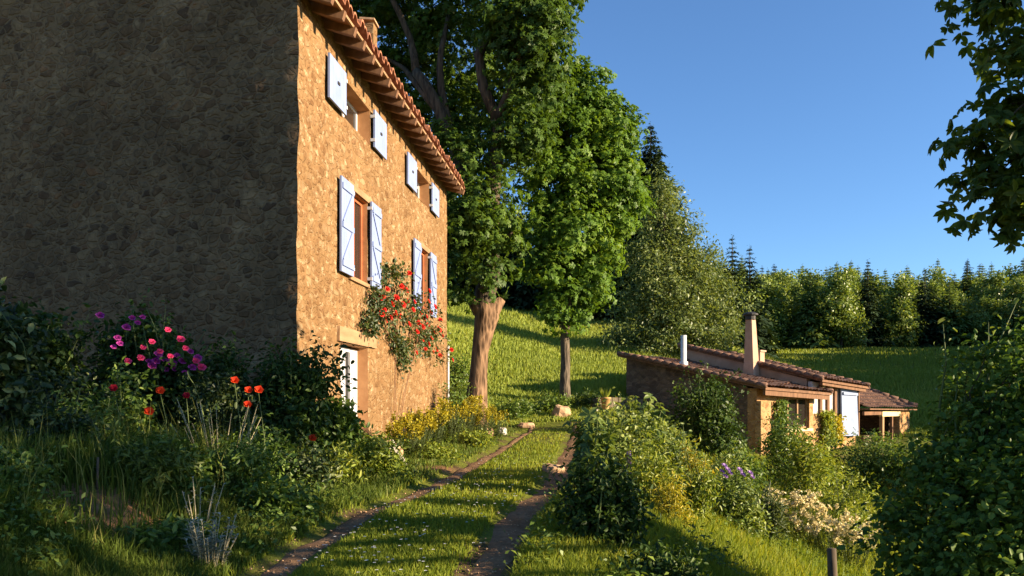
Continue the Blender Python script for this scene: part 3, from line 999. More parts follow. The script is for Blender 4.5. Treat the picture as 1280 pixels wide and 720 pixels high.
rp0, rp1 = (e0, ry, rzv), (10.9, ry, rzv - .05)
tiled_tri(mbr, (e0, ef, ez), (e1, ef, ez - .06), rp1, rp0, seed=1)
tiled_tri(mbr, (e1, ef, ez - .06), (e1, ebk, ez - .06), rp1, rp1, seed=2)
tiled_tri(mbr, (e1, ebk, ez - .06), (e0, ebk, ez), rp0, rp1, seed=3)
r3 = mbr.build('roof', M['tile_old'], cot)
mb = MB().hexa([(e0, ef, ez - .07), (e1, ef, ez - .12), (e1, ebk, ez - .12), (e0, ebk, ez - .07), (e0, ef, ez - .02), (e1, ef, ez - .07), (e1, ebk, ez - .07), (e0, ebk, ez - .02)])
mb.build('roof_board', M['wood'], r3)
for a_, b_ in (((e1, ef, ez), rp1), ((e0, ry, rzv + .05), (10.9, ry, rzv))):
    a_, b_ = np.array(a_), np.array(b_)
    mb = MB()
    q = int(np.linalg.norm(b_ - a_) / .36)
    for i in range(q):
        mb.tube([a_ + (b_ - a_) * i / q + UP * .07, a_ + (b_ - a_) * (i + 1.1) / q + UP * .04], [.11, .09], 7)
    mb.build('ridge_tile', M['tile_old'], r3, True)
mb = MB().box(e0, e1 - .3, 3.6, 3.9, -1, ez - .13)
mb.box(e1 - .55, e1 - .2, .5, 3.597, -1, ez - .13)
mb.build('rear_wall', M['cottage_shaded'], cot)
mb = MB().box(10.9, e1 - .2, -.30, .10, -1.2, ez - .12)
mb.build('pier', M['cottage'], cot)
MB().bar((e0, -.28, ez - .22), (9.05, -.28, ez - .22), .10, .14).build('eave_beam', M['wood'], cot)
MB().box(9.1, 10.89, -.34, -.18, ez - .36, ez - .16).build('lintel', M['cream'], cot)
MB().box(9.12, 9.28, -.33, -.19, -1, ez - .363).build('post', M['lintel'], cot)
MB().box(10.1, 10.2, -.31, -.21, -1, ez - .363).build('post', M['wood'], cot)
MB().box(8.0, 9.1, -.05, .05, -1, H(-1.35)).build('board_wall', M['cottage_shaded'], cot)

# ------------------------------------------------------------------ TREES
def tree_thing(name, label, cat, base, group=None):
    return thing(name, label, cat, base, 0, group)


# big sweet chestnut behind the house
cb_ = np.array([-1.02, 26.0, gz(-1.02, 26.0) - .1])
chest = tree_thing('chestnut_tree', 'huge dark chestnut with thick pale forked trunk at the house end', 'tree', tuple(cb_))
mb = MB()


def rel(p, b): return np.array(p) - b


P = [px(594, 522, 26), px(596, 500, 26), px(598, 470, 26), px(600, 440, 26), px(604, 415, 26), px(608, 395, 26), px(609, 380, 26)]
P[0][2] = cb_[2] - .2
mb.tube([rel(p, cb_) for p in P], [.44, .35, .30, .285, .31, .38, .36], 18, .14, 5)
fork = px(607, 398, 26)
for q, r0, r1, sd in ((px(588, 376, 25.9), .24, .12, 3), (px(628, 374, 26), .26, .14, 4)):
    mb.tube([rel(fork, cb_) + UP * .1, rel((fork + q) / 2, cb_), rel(q, cb_)], [.30, r0, r1], 10, .15, sd)
mb.build('trunk', M['bark_chestnut'], chest, True)
mb = MB()
f2 = px(612, 330, 26.5)
limb(mb, rel(px(607, 392, 26.1), cb_), rel(f2, cb_), .36, .34, 9, .05, 6, 2)
L1 = limb(mb, rel(f2, cb_), rel(px(622, 150, 26.5), cb_), .33, .22, 9, .06, 8, 11)
L2 = limb(mb, rel(f2, cb_), rel(px(520, 90, 27.5), cb_), .30, .17, 9, .07, 8, 12)
limb(mb, L1[-1], rel(px(660, 40, 26.4), cb_), .2, .08, 7, .1, 7, 13)
limb(mb, L1[-1], rel(px(600, -60, 27.5), cb_), .2, .09, 7, .1, 7, 14)
limb(mb, L2[4], rel(px(560, 20, 28), cb_), .18, .07, 7, .1, 7, 15)
limb(mb, L2[-1], rel(px(480, -30, 28), cb_), .16, .07, 7, .1, 7, 16)
limb(mb, L2[5], rel(px(450, 60, 29), cb_), .14, .06, 7, .1, 7, 17)
limb(mb, rel(f2, cb_), rel(px(640, 290, 25.3), cb_), .14, .05, 7, .1, 7, 18)
mb.build('branch', M['bark_dark'], chest, True)
lobes = []
for x, y, Y, r in ((590, 352, 25.0, .95), (610, 322, 25.2, 1.15), (580, 285, 25.2, 1.15), (625, 290, 25.4, .75), (605, 255, 25.8, 1.3),
                   (575, 215, 26.6, 1.5), (540, 165, 29.3, 1.9), (600, 150, 30.0, 1.9), (655, 120, 27.5, 1.5), (688, 62, 26.2, 1.25),
                   (660, 20, 26.2, 1.6), (690, 5, 26.5, 1.15), (700, -40, 26.5, 1.2), (640, -70, 27, 2.3), (575, 60, 30, 2.3), (520, 100, 30.5, 2.0), (480, 40, 30.5, 2.1),
                   (450, -20, 31, 2.3), (530, -20, 30, 2.5), (590, -130, 28, 3.0), (480, -120, 29, 2.8), (640, 185, 27, 1.1), (470, 100, 31, 1.7), (652, 165, 25.9, 1.05), (662, 105, 25.8, 1.1), (655, 70, 25.9, 1.1), (668, 35, 25.8, 1.1), (640, 30, 26.0, 1.2), (680, -30, 26, 1.3)):
    c = rel(px(x, y, Y), cb_)
    lobes.append((*c, r, r, r * .9))
rg = np.random.default_rng(101)
P, D = lobe_points(lobes, 2400, rg, .55, .5, 1.2, 7)
P, D = clumps(P, D, 15, .50, rg)
lv = Leaves(); spray(lv, P, D, 0, 0, .165, .07, rg, whorl=6, droop=.35, up=.35, jit=.4, tjit=.15)
lv.build('crown', M['l_chestnut'], chest)

# slimmer maple beside the track end
mbase = np.array([2.0, 30.0, gz(2.0, 30.0) - .05])
maple = tree_thing('maple_tree', 'round green maple on slim straight trunk standing in the meadow', 'tree', tuple(mbase))
mb = MB()
pts = [px(707, 505, 30), px(706, 480, 30), px(707, 450, 30), px(706, 420, 30), px(708, 390, 30), px(710, 340, 30), px(714, 270, 30), px(718, 190, 30), px(715, 120, 30)]
pts[0][2] = mbase[2] - .2
mb.tube([rel(p, mbase) for p in pts], [.26, .205, .18, .165, .17, .17, .13, .09, .04], 12, .1, 8)
mb.build('trunk', M['bark_grey'], maple, True)
mb = MB()
for k, (a, b) in enumerate((((709, 370), (670, 320)), ((710, 345), (760, 310)), ((712, 300), (680, 240)), ((714, 270), (770, 230)), ((717, 210), (700, 150)), ((708, 385), (700, 410)))):
    limb(mb, rel(px(*a, 30), mbase), rel(px(*b, 29.8), mbase), .09, .03, 6, .1, 6, 30 + k)
mb.build('branch', M['bark_dark'], maple, True)
lobes = []
for x, y, Y, r in ((712, 372, 29.8, .85), (735, 350, 30, .95), (690, 335, 29.4, .95), (680, 290, 29.2, .85), (752, 322, 30, .85), (715, 290, 29.2, 1.5), (757, 272, 30, 1.1),
                   (690, 235, 29.2, 1.3), (750, 225, 29.6, 1.3), (775, 205, 30, .85), (778, 245, 30, .75), (700, 175, 29.6, 1.35), (755, 165, 30, 1.2), (780, 165, 30.2, .6),
                   (690, 125, 29.8, 1.0), (730, 120, 30, 1.1), (756, 128, 30, .65), (700, 92, 30, .75), (675, 110, 30, .6), (722, 95, 30, .6), (735, 250, 31, 2.2), (715, 170, 31, 2.0),
                   (700, 405, 29.8, .35), (718, 402, 29.7, .42), (690, 386, 29.6, .5), (674, 335, 29.6, .5)):
    c = rel(px(x, y, Y), mbase)
    lobes.append((*c, r, r, r * .92))
P, D = lobe_points(lobes, 1350, rg, .5, .5, 1.3, 9)
P, D = clumps(P, D, 18, .46, rg)
lv = Leaves(); spray(lv, P, D, 0, 0, .145, .08, rg, whorl=5, droop=.3, up=.35, jit=.4, tjit=.15)
lv.build('crown', M['l_maple'], maple)


def broadleaf(name, label, cat, base, lobes, n, per, L, W, leafmat, barkmat, trunk_r, group=None, seed=1, spread=.16, shell=.7, rough=.4, detail=0, whorl=0, droop=.3, tr_top=None, up=.45, clump=None):
    base = np.array(base, float)
    t = thing(name, label, cat, tuple(base), 0, group)
    rg = np.random.default_rng(seed)
    lob = [tuple(np.array(l[:3]) - base) + tuple(l[3:]) for l in lobes]
    C = np.array([l[:3] for l in lob])
    topc = C[C[:, 2].argmax()]
    mb = MB()
    k0 = np.array([0, 0, -.15]); k1 = np.array(tr_top) - base if tr_top is not None else np.array([topc[0] * .6, topc[1] * .6, topc[2] * .85])
    pts = [k0 + (k1 - k0) * s + np.append(rg.normal(size=2) * trunk_r * .5 * math.sin(math.pi * s), 0) for s in np.linspace(0, 1, 8)]
    mb.tube(pts, [trunk_r * (1.25 if i == 0 else 1 - .8 * i / 7) for i in range(8)], 9, .12, seed)
    for i, c in enumerate(C):
        s = min(max((c[2] * .7) / max(k1[2], .1), .25), .9)
        limb(mb, k0 + (k1 - k0) * s, c, trunk_r * .4 * (1.1 - s), trunk_r * .08, 6, .1, 5, seed * 50 + i)
    mb.build('trunk', barkmat, t, True)
    P, D = lobe_points(lob, n, rg, shell, rough, 1.3 / max(.4, np.mean([l[3] for l in lob])) ** .3, seed)
    if clump: P, D = clumps(P, D, clump[0], clump[1], rg)
    lv = Leaves(); spray(lv, P, D, per, spread, L, W, rg, whorl=whorl, droop=droop, up=up, tseed=seed)
    lv.build('crown', leafmat, t, detail)
    return t


# airy ash behind the cottage
ab = (8.7, 45.0, gz(8.7, 45))
broadleaf('ash_tree', 'tall airy olive green ash rising behind the cottage roof', 'tree', ab,
          [(*px(x, y, Y), r) for x, y, Y, r in ((830, 235, 45, .9), (822, 268, 45, 1.5), (852, 285, 45, 1.2), (812, 315, 45, 1.9), (862, 330, 45, 1.5), (838, 355, 44, 2.0),
                                               (800, 380, 45, 1.9), (885, 365, 45, 1.6), (905, 395, 45, 1.3), (860, 405, 44, 2.0), (815, 420, 44, 1.9), (890, 425, 44, 1.5), (780, 425, 45, 1.4), (872, 292, 45, .6), (885, 318, 45, .6))],
          1150, 4, .22, .085, M['l_ash'], M['bark_grey'], .22, None, 21, .17, .8, .8, clump=(7, .42))
sb_ = (10.1, 58.0, gz(10.1, 58.0))


def conifer(name, label, base, h, r, leafmat, seed, group=None, levels=26, rad=9, seg=5, cl=.55, droop=.25, r0=.10):
    t = thing(name, label, 'tree', base, 0, group)
    rg = np.random.default_rng(seed)
    mb = MB().tube([(0, 0, -.3), (.03, 0, h * .35), (0, .02, h * .7), (0, 0, h)], [h * .016, h * .013, h * .007, .008], 7)
    mb.build('trunk', M['bark_dark'], t, True)
    lv = Leaves()
    Ps, Ds, Ss = [], [], []
    for i in range(levels):
        f = (i + .3 * rg.random()) / levels
        z = h * (r0 + (1 - r0) * f)
        ln = r * (1 - f) ** .85 * (.8 + .4 * rg.random()) + .10
        k = max(4, int(rad * (1 - f * .5)))
        for j in range(k):
            a = 2 * math.pi * (j + rg.random() * .7) / k + i * 2.4
            l2 = ln * (.65 + .5 * rg.random())
            for s in range(seg):
                q = (s + .6) / seg
                Ps.append((math.cos(a) * l2 * q, math.sin(a) * l2 * q, z - droop * l2 * q * q + .12 * l2 * q)); Ds.append((math.cos(a), math.sin(a), -.15)); Ss.append(l2)
    # the leading shoot
    for i in range(10):
        Ps.append((0, 0, h * (.93 + .0085 * i))); Ds.append((*rg.normal(size=2), .9)); Ss.append(.25)
    P, D, S = np.array(Ps), unit(np.array(Ds)), np.array(Ss)
    n = len(P)
    t0 = .45 + .25 * vnoise(P * .8, seed)
    for sgn in (-1, 0, 1):
        side = unit(np.cross(D, UP)) * sgn
        sc = np.clip(S * .5, .16, cl * 1.3)
        lv.add(P + rg.normal(size=(n, 3)) * .05, D * (.8 if sgn else 1.1) + side * .8 - UP * .18 + rg.normal(size=(n, 3)) * .2, UP + rg.normal(size=(n, 3)) * .35, sc * (.8 + .4 * rg.random(n)), sc * .42, t0 + .2 * rg.normal(size=n))
    lv.build('crown', leafmat, t)
    return t


conifer('spruce_tree', 'dark tall spruce with pointed top behind the round green maple', sb_, px(814, 155, 58)[2] - sb_[2], 3.6, M['l_spruce'], 5, levels=40, rad=12, seg=7, cl=.8)
s2 = (7.6, 61.0, gz(7.6, 61))
conifer('spruce_tree', 'second dark spruce half hidden between maple and airy ash', s2, px(790, 205, 61)[2] - s2[2], 3.4, M['l_spruce'], 6, levels=36, rad=11, seg=6, cl=.8)

# the wood on the hill: a few kinds, copied
protos = []
far = (0, 0, 0)
for i in range(3):
    protos.append((conifer('young_conifer', 'young green conifer with thin leading shoot in the hillside wood', far, 10.0, 2.3, M['l_pine'], 60 + i, 'young conifers in the hillside wood', 30, 10, 5, .95, .10, .05), 'c'))
for i in range(3):
    rr = np.random.default_rng(80 + i)
    lob = [(*(rr.normal(size=2) * .8), 2.0 + 6.0 * k / 9 + rr.normal() * .4, (1.9 - .9 * (k / 9) ** 1.5) * (.8 + .4 * rr.random())) for k in range(10)]
    t = broadleaf('broadleaf_tree', 'bushy light green broadleaf tree along the edge of the hillside wood', 'tree', far, lob, 420, 3, .34, .2, M['l_beech'], M['bark_grey'], .16, 'broadleaf trees in the hillside wood', 80 + i, .2, .6, .5, clump=(6, .45))
    protos.append((t, 'b'))
for i in range(2):
    protos.append((conifer('dark_conifer', 'dark blue green conifer deep in the hillside wood', far, 11.0, 2.2, M['l_spruce'], 70 + i, 'dark conifers in the hillside wood', 26, 9, 5, .8, .3, .06), 'd'))
pch = [list(p.children) for p, _ in protos]
used = set()
rgw = np.random.default_rng(404)


def put_tree(kind, x, y, sc, rz):
    ks = [i for i, (p, k) in enumerate(protos) if k == kind]
    i = ks[int(rgw.integers(len(ks)))]
    if i in used:
        t = copy_tree(protos[i][0], None, pch[i])
    else:
        t = protos[i][0]; used.add(i)
    t.location = (x, y, gz(x, y) - .15); t.rotation_euler = (0, 0, rz); t.scale = (sc * rgw.uniform(.9, 1.15),) * 2 + (sc,)


nwood = 0
spots = [(.72 * y + 3 + 7 * k + 2 * math.sin(y * 1.7 + k), y + k, 3) for y in range(34, 92, 4) for k in (0, 1)]
row = 0
for Y in np.arange(82, 115, 3.4):
    for X in np.arange(16, 92, 3.0):
        x = X + rgw.normal() * .7 + (row % 2) * 1.5; y = Y + rgw.normal() * .8 + .02 * (X - 40) * 0
        if x / y > .76 or x / y < .20: continue
        spots.append((x, y, row))
    row += 1
for Y in np.arange(63, 80, 4.0):
    for X in np.arange(-9, 20, 3.2):
        x = X + rgw.normal() * .8; y = Y + rgw.normal() * .8
        if -.14 < x / y < .30: spots.append((x, y, 20))
for (x, y, r) in spots:
    u = rgw.random() if x / y < .7 else .5
    if x / y < .42 and r <= 2:
        kind = 'b' if u < .7 else 'c'; sc = rgw.uniform(.75, 1.0)
    elif r == 20:
        kind = 'd' if u < .55 else ('b' if u < .8 else 'c')
        sc = rgw.uniform(.75, 1.05)
    elif r <= 1:
        kind = 'b' if u < .62 else ('c' if u < .9 else 'd'); sc = rgw.uniform(.62, .92)
    else:
        kind = 'c' if u < .36 else ('d' if u < .44 else 'b'); sc = rgw.uniform(.74, 1.02) if u < .44 else rgw.uniform(.62, 1.0) * (1.35 if x / y > .7 else 1)
    put_tree(kind, x, y, sc, rgw.uniform(0, 6.28)); nwood += 1

# walnut whose branches hang into the picture from the right and shade the garden
wb = (8.6, 4.2, gz(8.6, 4.2))
lob = []
for x, y, Y, r in ((1250, 10, 7.6, .55), (1225, 5, 7.9, .35), (1272, 60, 7.5, .45), (1262, 130, 7.4, .40), (1225, 185, 7.4, .38), (1250, 215, 7.3, .50), (1270, 165, 7.3, .45), (1283, 235, 7.2, .5), (1262, 275, 7.3, .30), (1198, 182, 7.4, .16), (1305, 90, 7.3, .45), (1312, 200, 7.2, .45), (1295, -40, 7.6, .5)):
    lob.append((*px(x, y, Y), r))
hang = len(lob)
for c in ((6.6, 6.2, 4.9, 1.5), (9.8, 8.0, 4.9, 1.0), (8.2, 4.4, 4.4, 1.9), (9.2, 6.6, 6.4, 1.9), (8.2, 2.6, 4.6, 1.8), (10.5, 9.0, 5.4, 1.8), (10.4, 4.6, 5.0, 2.0), (8.4, 10.4, 4.9, 1.2), (7.4, 4.6, 6.4, 1.8), (9.4, 8.6, 6.6, 1.8), (8.8, .8, 4.2, 1.7), (7.8, 3.0, 2.9, 1.2), (9.5, -1.2, 4.0, 1.7)):
    lob.append((c[0], c[1] - 2.3, c[2], c[3]))
wal = broadleaf('walnut_tree', 'dark walnut branches hanging into the sky at the upper right', 'tree', wb, lob[hang:], 4300, 0, .19, .085, M['l_walnut'], M['bark_dark'], .24, None, 33, .1, .8, .35, 1, 6, .35, (9.0, 4.2, 5.4))
lobr = [tuple(np.array(l[:3]) - np.array(wb)) + (l[3],) for l in lob[:hang]]
rg = np.random.default_rng(34)
P, D = lobe_points(lobr, 640, rg, .95, .5, 2.5, 35)
lv = Leaves(); spray(lv, P, D, 0, 0, .135, .055, rg, whorl=6, droop=.55, up=.45)
lv.build('hanging_foliage', M['l_walnut'], wal, 1)
mb = MB()
for i, l in enumerate(lobr):
    st = np.array([6.8, 6.2, 4.4]) - np.array(wb)
    limb(mb, st, l[:3], .035, .006, 5, .12, 7, 300 + i)
limb(mb, np.array([8.9, 4.2, 3.6]) - np.array(wb), np.array([6.8, 6.2, 4.4]) - np.array(wb), .09, .04, 6, .08, 6, 320)
mb.build('branch', M['bark_dark'], wal, True)


# ------------------------------------------------------------------ SHRUBS AND FLOWERS
def bush(name, label, cat, x, y, Y, w, h, leafmat, n, per, L, W, seed, group=None, zb=None, depth=None, detail=0, spread=.05, lob=9, stemmat=None, shell=.75, up=.45, droop=.15, whorl=0, rough=.45, sprigs=10, upright=0):
    """a shrub whose middle stands at photo column x, depth Y; w wide, h tall; y = None rests it on the ground"""
    X = (x - 640) / F_PX * Y
    zb = gz(X, Y) - .05 if zb is None else zb
    t = thing(name, label, cat, (X, Y, zb), 0, group)
    rg = np.random.default_rng(seed)
    depth = depth or w
    lobes = []
    for i in range(lob):
        a = rg.uniform(0, 6.28); r = .30 * math.sqrt(rg.random())
        f = rg.random()
        s = (.20 + .14 * rg.random()) * (1.15 - .35 * f)
        lobes.append((math.cos(a) * w * r, math.sin(a) * depth * r, h * (.18 + .64 * f), w * s, depth * s, min(w, h) * s * (1 + upright)))
    lobes.append((0, 0, h * .35, w * .36, depth * .36, h * .34))
    P, D = lobe_points(lobes, n, rg, shell, rough, 1.6, seed)
    P[:, 2] = np.maximum(P[:, 2], .03 + .1 * rg.random(len(P)))
    lv = Leaves(); spray(lv, P, D, per, spread, L, W, rg, up=up, droop=droop, whorl=whorl, tseed=seed, tfreq=2.2)
    mb = MB()
    for i in range(sprigs):
        a = rg.uniform(0, 6.28); r = rg.uniform(.1, .5)
        q = np.array([math.cos(a) * w * r, math.sin(a) * depth * r, h * rg.uniform(.8, 1.12) * (1 - .7 * r * r)])
        pts = limb(mb, (rg.normal() * .05 * w, rg.normal() * .05 * w, 0), q, .012 + .006 * h, .003, 5, .08, 5, seed * 31 + i)
        pp = np.array(pts[2:]); pp = np.concatenate([pp, (pp[1:] + pp[:-1]) / 2])
        dd_ = unit(np.array([math.cos(a), math.sin(a), .8]) + rg.normal(size=(len(pp), 3)) * .3)
        spray(lv, pp, dd_, max(2, per), spread * .8, L * .9, W * .9, rg, up=up, droop=droop, whorl=whorl, tseed=seed)
    mb.build('stem', stemmat or M['stem_green'], t, True)
    lv.build('foliage', leafmat, t, detail)
    return t


def flower_mesh(name, mat, r, petals=5, layers=1, cup=.5, seed=0):
    rg = np.random.default_rng(seed)
    lv = Leaves()
    for la in range(layers):
        k = petals
        a = 2 * math.pi * (np.arange(k) + .5 * la) / k + rg.normal(size=k) * .12
        rad = np.stack([np.cos(a), np.sin(a), np.full(k, cup + .55 * la)], -1)
        nn = np.stack([-np.cos(a) * cup, -np.sin(a) * cup, np.ones(k)], -1)
        lv.add(np.zeros((k, 3)) + rad * .02 * r, rad, nn, r * (1 - .2 * la) * (.9 + .2 * rg.random(k)), r * 1.15 * (1 - .2 * la), .5 + .3 * rg.normal(size=k))
    o = lv.build(name, mat, None, 1, fold=.16, droop=-.10)
    return o


FL = {}
for nm, mt, r, pt, la, cu in (('poppy', 'p_poppy', .075, 5, 2, .55), ('crimson', 'p_crimson', .07, 6, 2, .5), ('rose', 'p_red', .075, 6, 3, .35), ('pink', 'p_pink', .085, 6, 3, .35), ('purple', 'p_purple', .08, 6, 3, .35), ('lilac', 'p_lilac', .05, 6, 2, .3), ('cream', 'p_cream', .06, 7, 2, .5)):
    o = flower_mesh('flower', M[mt], r, pt, la, cu, len(nm))
    FL[nm] = o.data
    bpy.data.objects.remove(o)


def flower(kind, parent, p, dirn=(0, 0, 1), sc=1.0, name='flower'):
    o = bpy.data.objects.new(name, FL[kind]); col.objects.link(o); o.parent = parent
    o.location = tuple(p)
    q = Vector(dirn).normalized().to_track_quat('Z', 'Y')
    o.rotation_mode = 'QUATERNION'; o.rotation_quaternion = q
    o.scale = (sc,) * 3
    return o


# climbing rose on the sunny wall
rose = thing('climbing_rose', 'climbing rose with red blooms trained up the sunny ochre wall', 'rose', (HX, HY, 0), -TA)
rpx = [(245, 207), (215, 280), (135, 287), (112, 322), (220, 355), (158, 362), (175, 405), (120, 390), (105, 412), (122, 440), (165, 420), (242, 462), (262, 390), (340, 350), (345, 297), (372, 375), (350, 405),
       (320, 435), (310, 475), (388, 480), (400, 440), (410, 520), (310, 540), (355, 530), (280, 605), (325, 585), (362, 603), (398, 618), (460, 640), (455, 590), (205, 272), (228, 292), (330, 425), (395, 490), (212, 365), (235, 345), (100, 335), (180, 330), (195, 420), (150, 430), (290, 455), (335, 465), (370, 505), (285, 500), (300, 410), (270, 350), (340, 560), (380, 590)]
rg = np.random.default_rng(55)
rpts = []
for (a, b) in rpx:
    p = facade_px(450 + a / 4, 290 + b / 4, .16 + .16 * rg.random())
    rpts.append(p)
    flower('rose', rose, p, (1, -.5 + rg.normal() * .3, .3), rg.uniform(.85, 1.25))
rpts = np.array(rpts)
extra = [facade_px(450 + a / 4, 290 + b / 4, .14) for a, b in ((45, 430), (45, 460), (60, 410), (170, 490), (185, 530), (190, 560), (220, 590), (225, 620), (215, 640), (80, 350), (75, 310), (140, 190), (170, 175), (205, 195), (300, 500), (345, 490), (150, 340), (250, 430), (290, 370), (280, 330), (130, 200), (340, 520), (320, 560), (60, 460), (200, 550), (240, 560), (110, 350))]
mb = MB()
root = facade_px(492, 545, .10)
hub1, hub2 = facade_px(498, 430, .12), facade_px(520, 430, .12)
for k in range(4):
    limb(mb, root + np.array([0, k * .09, -.3]), (hub1 if k < 2 else hub2) + np.array([0, .12 * k - .2, 0]), .010, .006, 5, .03, 8, 500 + k)
anch = np.concatenate([rpts, np.array(extra)])
for i, p in enumerate(anch):
    if i % 2 == 0: limb(mb, hub1 if p[1] < hub1[1] + 1.2 else hub2, p - np.array([.04, 0, 0]), .008, .003, 4, .10, 6, 520 + i)
mb.build('stem', M['wood'], rose, True)
base_pts = np.concatenate([np.repeat(rpts, 7, 0), np.repeat(np.array(extra), 26, 0)])
P = base_pts + rg.normal(size=base_pts.shape) * np.array([.05, .20, .11]) - np.array([0, 0, .06])
P[:, 0] = np.clip(P[:, 0], .06, .5)
lv = Leaves(); spray(lv, P, np.tile([1.0, -.2, .2], (len(P), 1)), 3, .05, .085, .055, rg, up=.2, droop=.3, tseed=8)
lv.build('foliage', M['l_rose'], rose, 1)

# --- left bed, in the shade of the walnut
B = bush
fb = B('rose_bush', 'leafy rose bush with hot pink blooms against the dark gable', 'flower bush', 205, 0, 9.6, 1.15, 1.62, M['l_dark'], 900, 4, .085, .05, 201, detail=1, spread=.06)
for x, y in ((210, 413), (226, 425), (179, 435), (200, 440), (245, 452), (176, 448), (213, 446), (190, 428), (232, 436), (252, 460), (160, 452)):
    p = px(x, y, 9.15) - np.array(fb.location); flower('pink', fb, p, (.5, -.8, .5), rg.uniform(.45, .68))
fb2 = B('purple_bush', 'bush of purple flowers next to the pink roses by gable', 'flower bush', 165, 0, 10.0, 1.25, 1.70, M['l_dark'], 1000, 4, .09, .045, 202, detail=1, spread=.06)
for x, y in ((125, 395), (165, 398), (178, 397), (147, 423), (142, 434), (198, 443), (215, 455), (221, 445), (195, 452), (238, 440), (218, 462), (150, 430), (205, 450), (240, 460), (228, 452), (186, 452), (172, 404), (158, 410), (190, 458), (207, 462), (247, 448), (231, 466), (212, 452), (201, 448)):
    p = px(x, y, 9.3) - np.array(fb2.location); flower('purple', fb2, p, (.5, -.8, .5), rg.uniform(.42, .78))
B('laurel_shrub', 'big dark glossy shrub hiding the foot of the house corner', 'shrub', 372, 0, 10.6, 1.35, 1.62, M['l_dark'], 1500, 4, .085, .045, 203, detail=1, spread=.06)
B('laurel_shrub', 'lower dark shrub left of the corner shrub below the gable', 'shrub', 300, 0, 10.9, 1.3, 1.50, M['l_dark'], 1100, 4, .08, .04, 204, detail=1, spread=.06)
B('quince_shrub', 'leafy shrub with sunlit edge in front of the white door', 'shrub', 428, 0, 11.3, .85, .95, M['l_mid'], 700, 4, .085, .05, 205, detail=1, spread=.06)
B('hydrangea_shrub', 'tall shrub with lit tips painted into its leaves at the left edge', 'shrub', 8, 0, 7.4, .9, 1.55, M['l_sunfleck'], 420, 4, .10, .05, 206, detail=1, spread=.07)
B('hydrangea_shrub', 'dark shrub behind the pale tipped one at left edge', 'shrub', 55, 0, 9.4, 1.4, 1.50, M['l_dark'], 900, 4, .09, .05, 207, detail=1, spread=.06)
B('fern_clump', 'bright yellow green leafy clump with a sunlight patch put into its colour', 'plant', 188, 0, 7.0, .62, .48, M['l_fern'], 260, 4, .085, .022, 208, detail=1, spread=.05)
B('mint_clump', 'mid green herb clump below the orange poppies', 'plant', 300, 0, 7.7, .9, .62, M['l_mid'], 500, 4, .06, .026, 209, detail=1, spread=.05)
B('herb_clump', 'dark green herb clump left of the bright fern', 'plant', 95, 0, 7.8, .9, .65, M['l_mid'], 420, 4, .07, .02, 210, detail=1, spread=.05)
B('lime_plant', 'sunlit lime green plant at the track edge before pale stones', 'plant', 468, 0, 10.6, .8, .62, M['l_lime'], 420, 4, .085, .035, 211, detail=1, spread=.05)
B('lime_plant', 'shaded lime green plant between laurel and the left rut', 'plant', 425, 0, 9.6, .9, .55, M['l_lime'], 420, 4, .085, .03, 212, detail=1, spread=.05)


for i, (x, Y, w, h, mt, lab) in enumerate(((20, 6.2, .6, .45, 'l_mid', 'leafy weed clump at the bottom left corner'), (70, 7.2, .8, .55, 'l_sunfleck', 'weed clump with painted sun flecks left of the stake'), (225, 7.2, .7, .5, 'l_mid', 'leafy green clump between fern and silver plant'),
                                           (330, 8.8, .9, .7, 'l_mid', 'leafy green clump under the orange poppies pair'), (380, 8.9, .8, .6, 'l_sunfleck', 'leafy clump with painted sun flecks under the lone low poppy'), (345, 7.4, .7, .4, 'l_mid', 'low leafy clump at the edge of left rut'),
                                           (265, 9.2, 1.0, .95, 'l_sunfleck', 'leafy stalks below the crimson poppy'), (150, 8.6, 1.0, .9, 'l_mid', 'leafy mass beneath the purple flower bush'), (60, 8.5, 1.0, .9, 'l_sunfleck', 'leafy mass with painted sun flecks near the left edge'), (205, 6.0, .6, .3, 'l_mid', 'small leafy clump left of the silver plant'))):
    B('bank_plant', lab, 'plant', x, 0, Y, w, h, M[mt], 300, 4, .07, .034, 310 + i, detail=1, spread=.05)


def spikes(name, label, cat, x, Y, n, h, r, leafmat, stemmat, seed, lean=.25, L=.07, W=.028, per=14, group=None, zb=None, heads=None, headmat=None, head_n=6):
    X = (x - 640) / F_PX * Y
    t = thing(name, label, cat, (X, Y, (gz(X, Y) if zb is None else zb) - .03), 0, group)
    rg = np.random.default_rng(seed)
    mb = MB(); lv = Leaves(); hd0 = None
    for i in range(n):
        a = rg.uniform(0, 6.28); q = r * math.sqrt(rg.random())
        b = np.array([math.cos(a) * q * .5, math.sin(a) * q * .5, 0]); e = np.array([math.cos(a) * (q + lean * h * rg.random()), math.sin(a) * (q + lean * h * rg.random()), h * rg.uniform(.7, 1.1)])
        mb.tube([b, b + (e - b) * .5 + UP * .05 * h, e], [.006, .005, .003], 5)
        s = np.sort(rg.random(per)) * .92 + .08
        P = b + np.outer(s, e - b) + UP * (.05 * h * np.sin(math.pi * s))[:, None]
        an = rg.uniform(0, 6.28, per)
        rad = np.stack([np.cos(an), np.sin(an), np.full(per, .55)], -1)
        lv.add(P, rad, UP - rad * .3, L * (1.2 - .5 * s), W, .5 + .25 * rg.normal(size=per))
        if headmat:
            if hd0 is None:
                m_ = head_n * 5
                hd0 = Leaves().add(rg.normal(size=(m_, 3)) * np.array([.02, .02, heads * .6]), rdirs(m_, rg) + UP * .5, rdirs(m_, rg) + UP, .045, .035, .5 + .25 * rg.normal(size=m_)).build('flower_head', headmat, t, 0)
                o = hd0
            else:
                o = hd0.copy(); col.objects.link(o)
            o.location = tuple(e); o.rotation_euler = (0, 0, rg.uniform(0, 6.28)); o.scale = (rg.uniform(.8, 1.3),) * 3
    mb.build('stem', stemmat, t, True)
    lv.build('foliage', leafmat, t, 0)
    return t


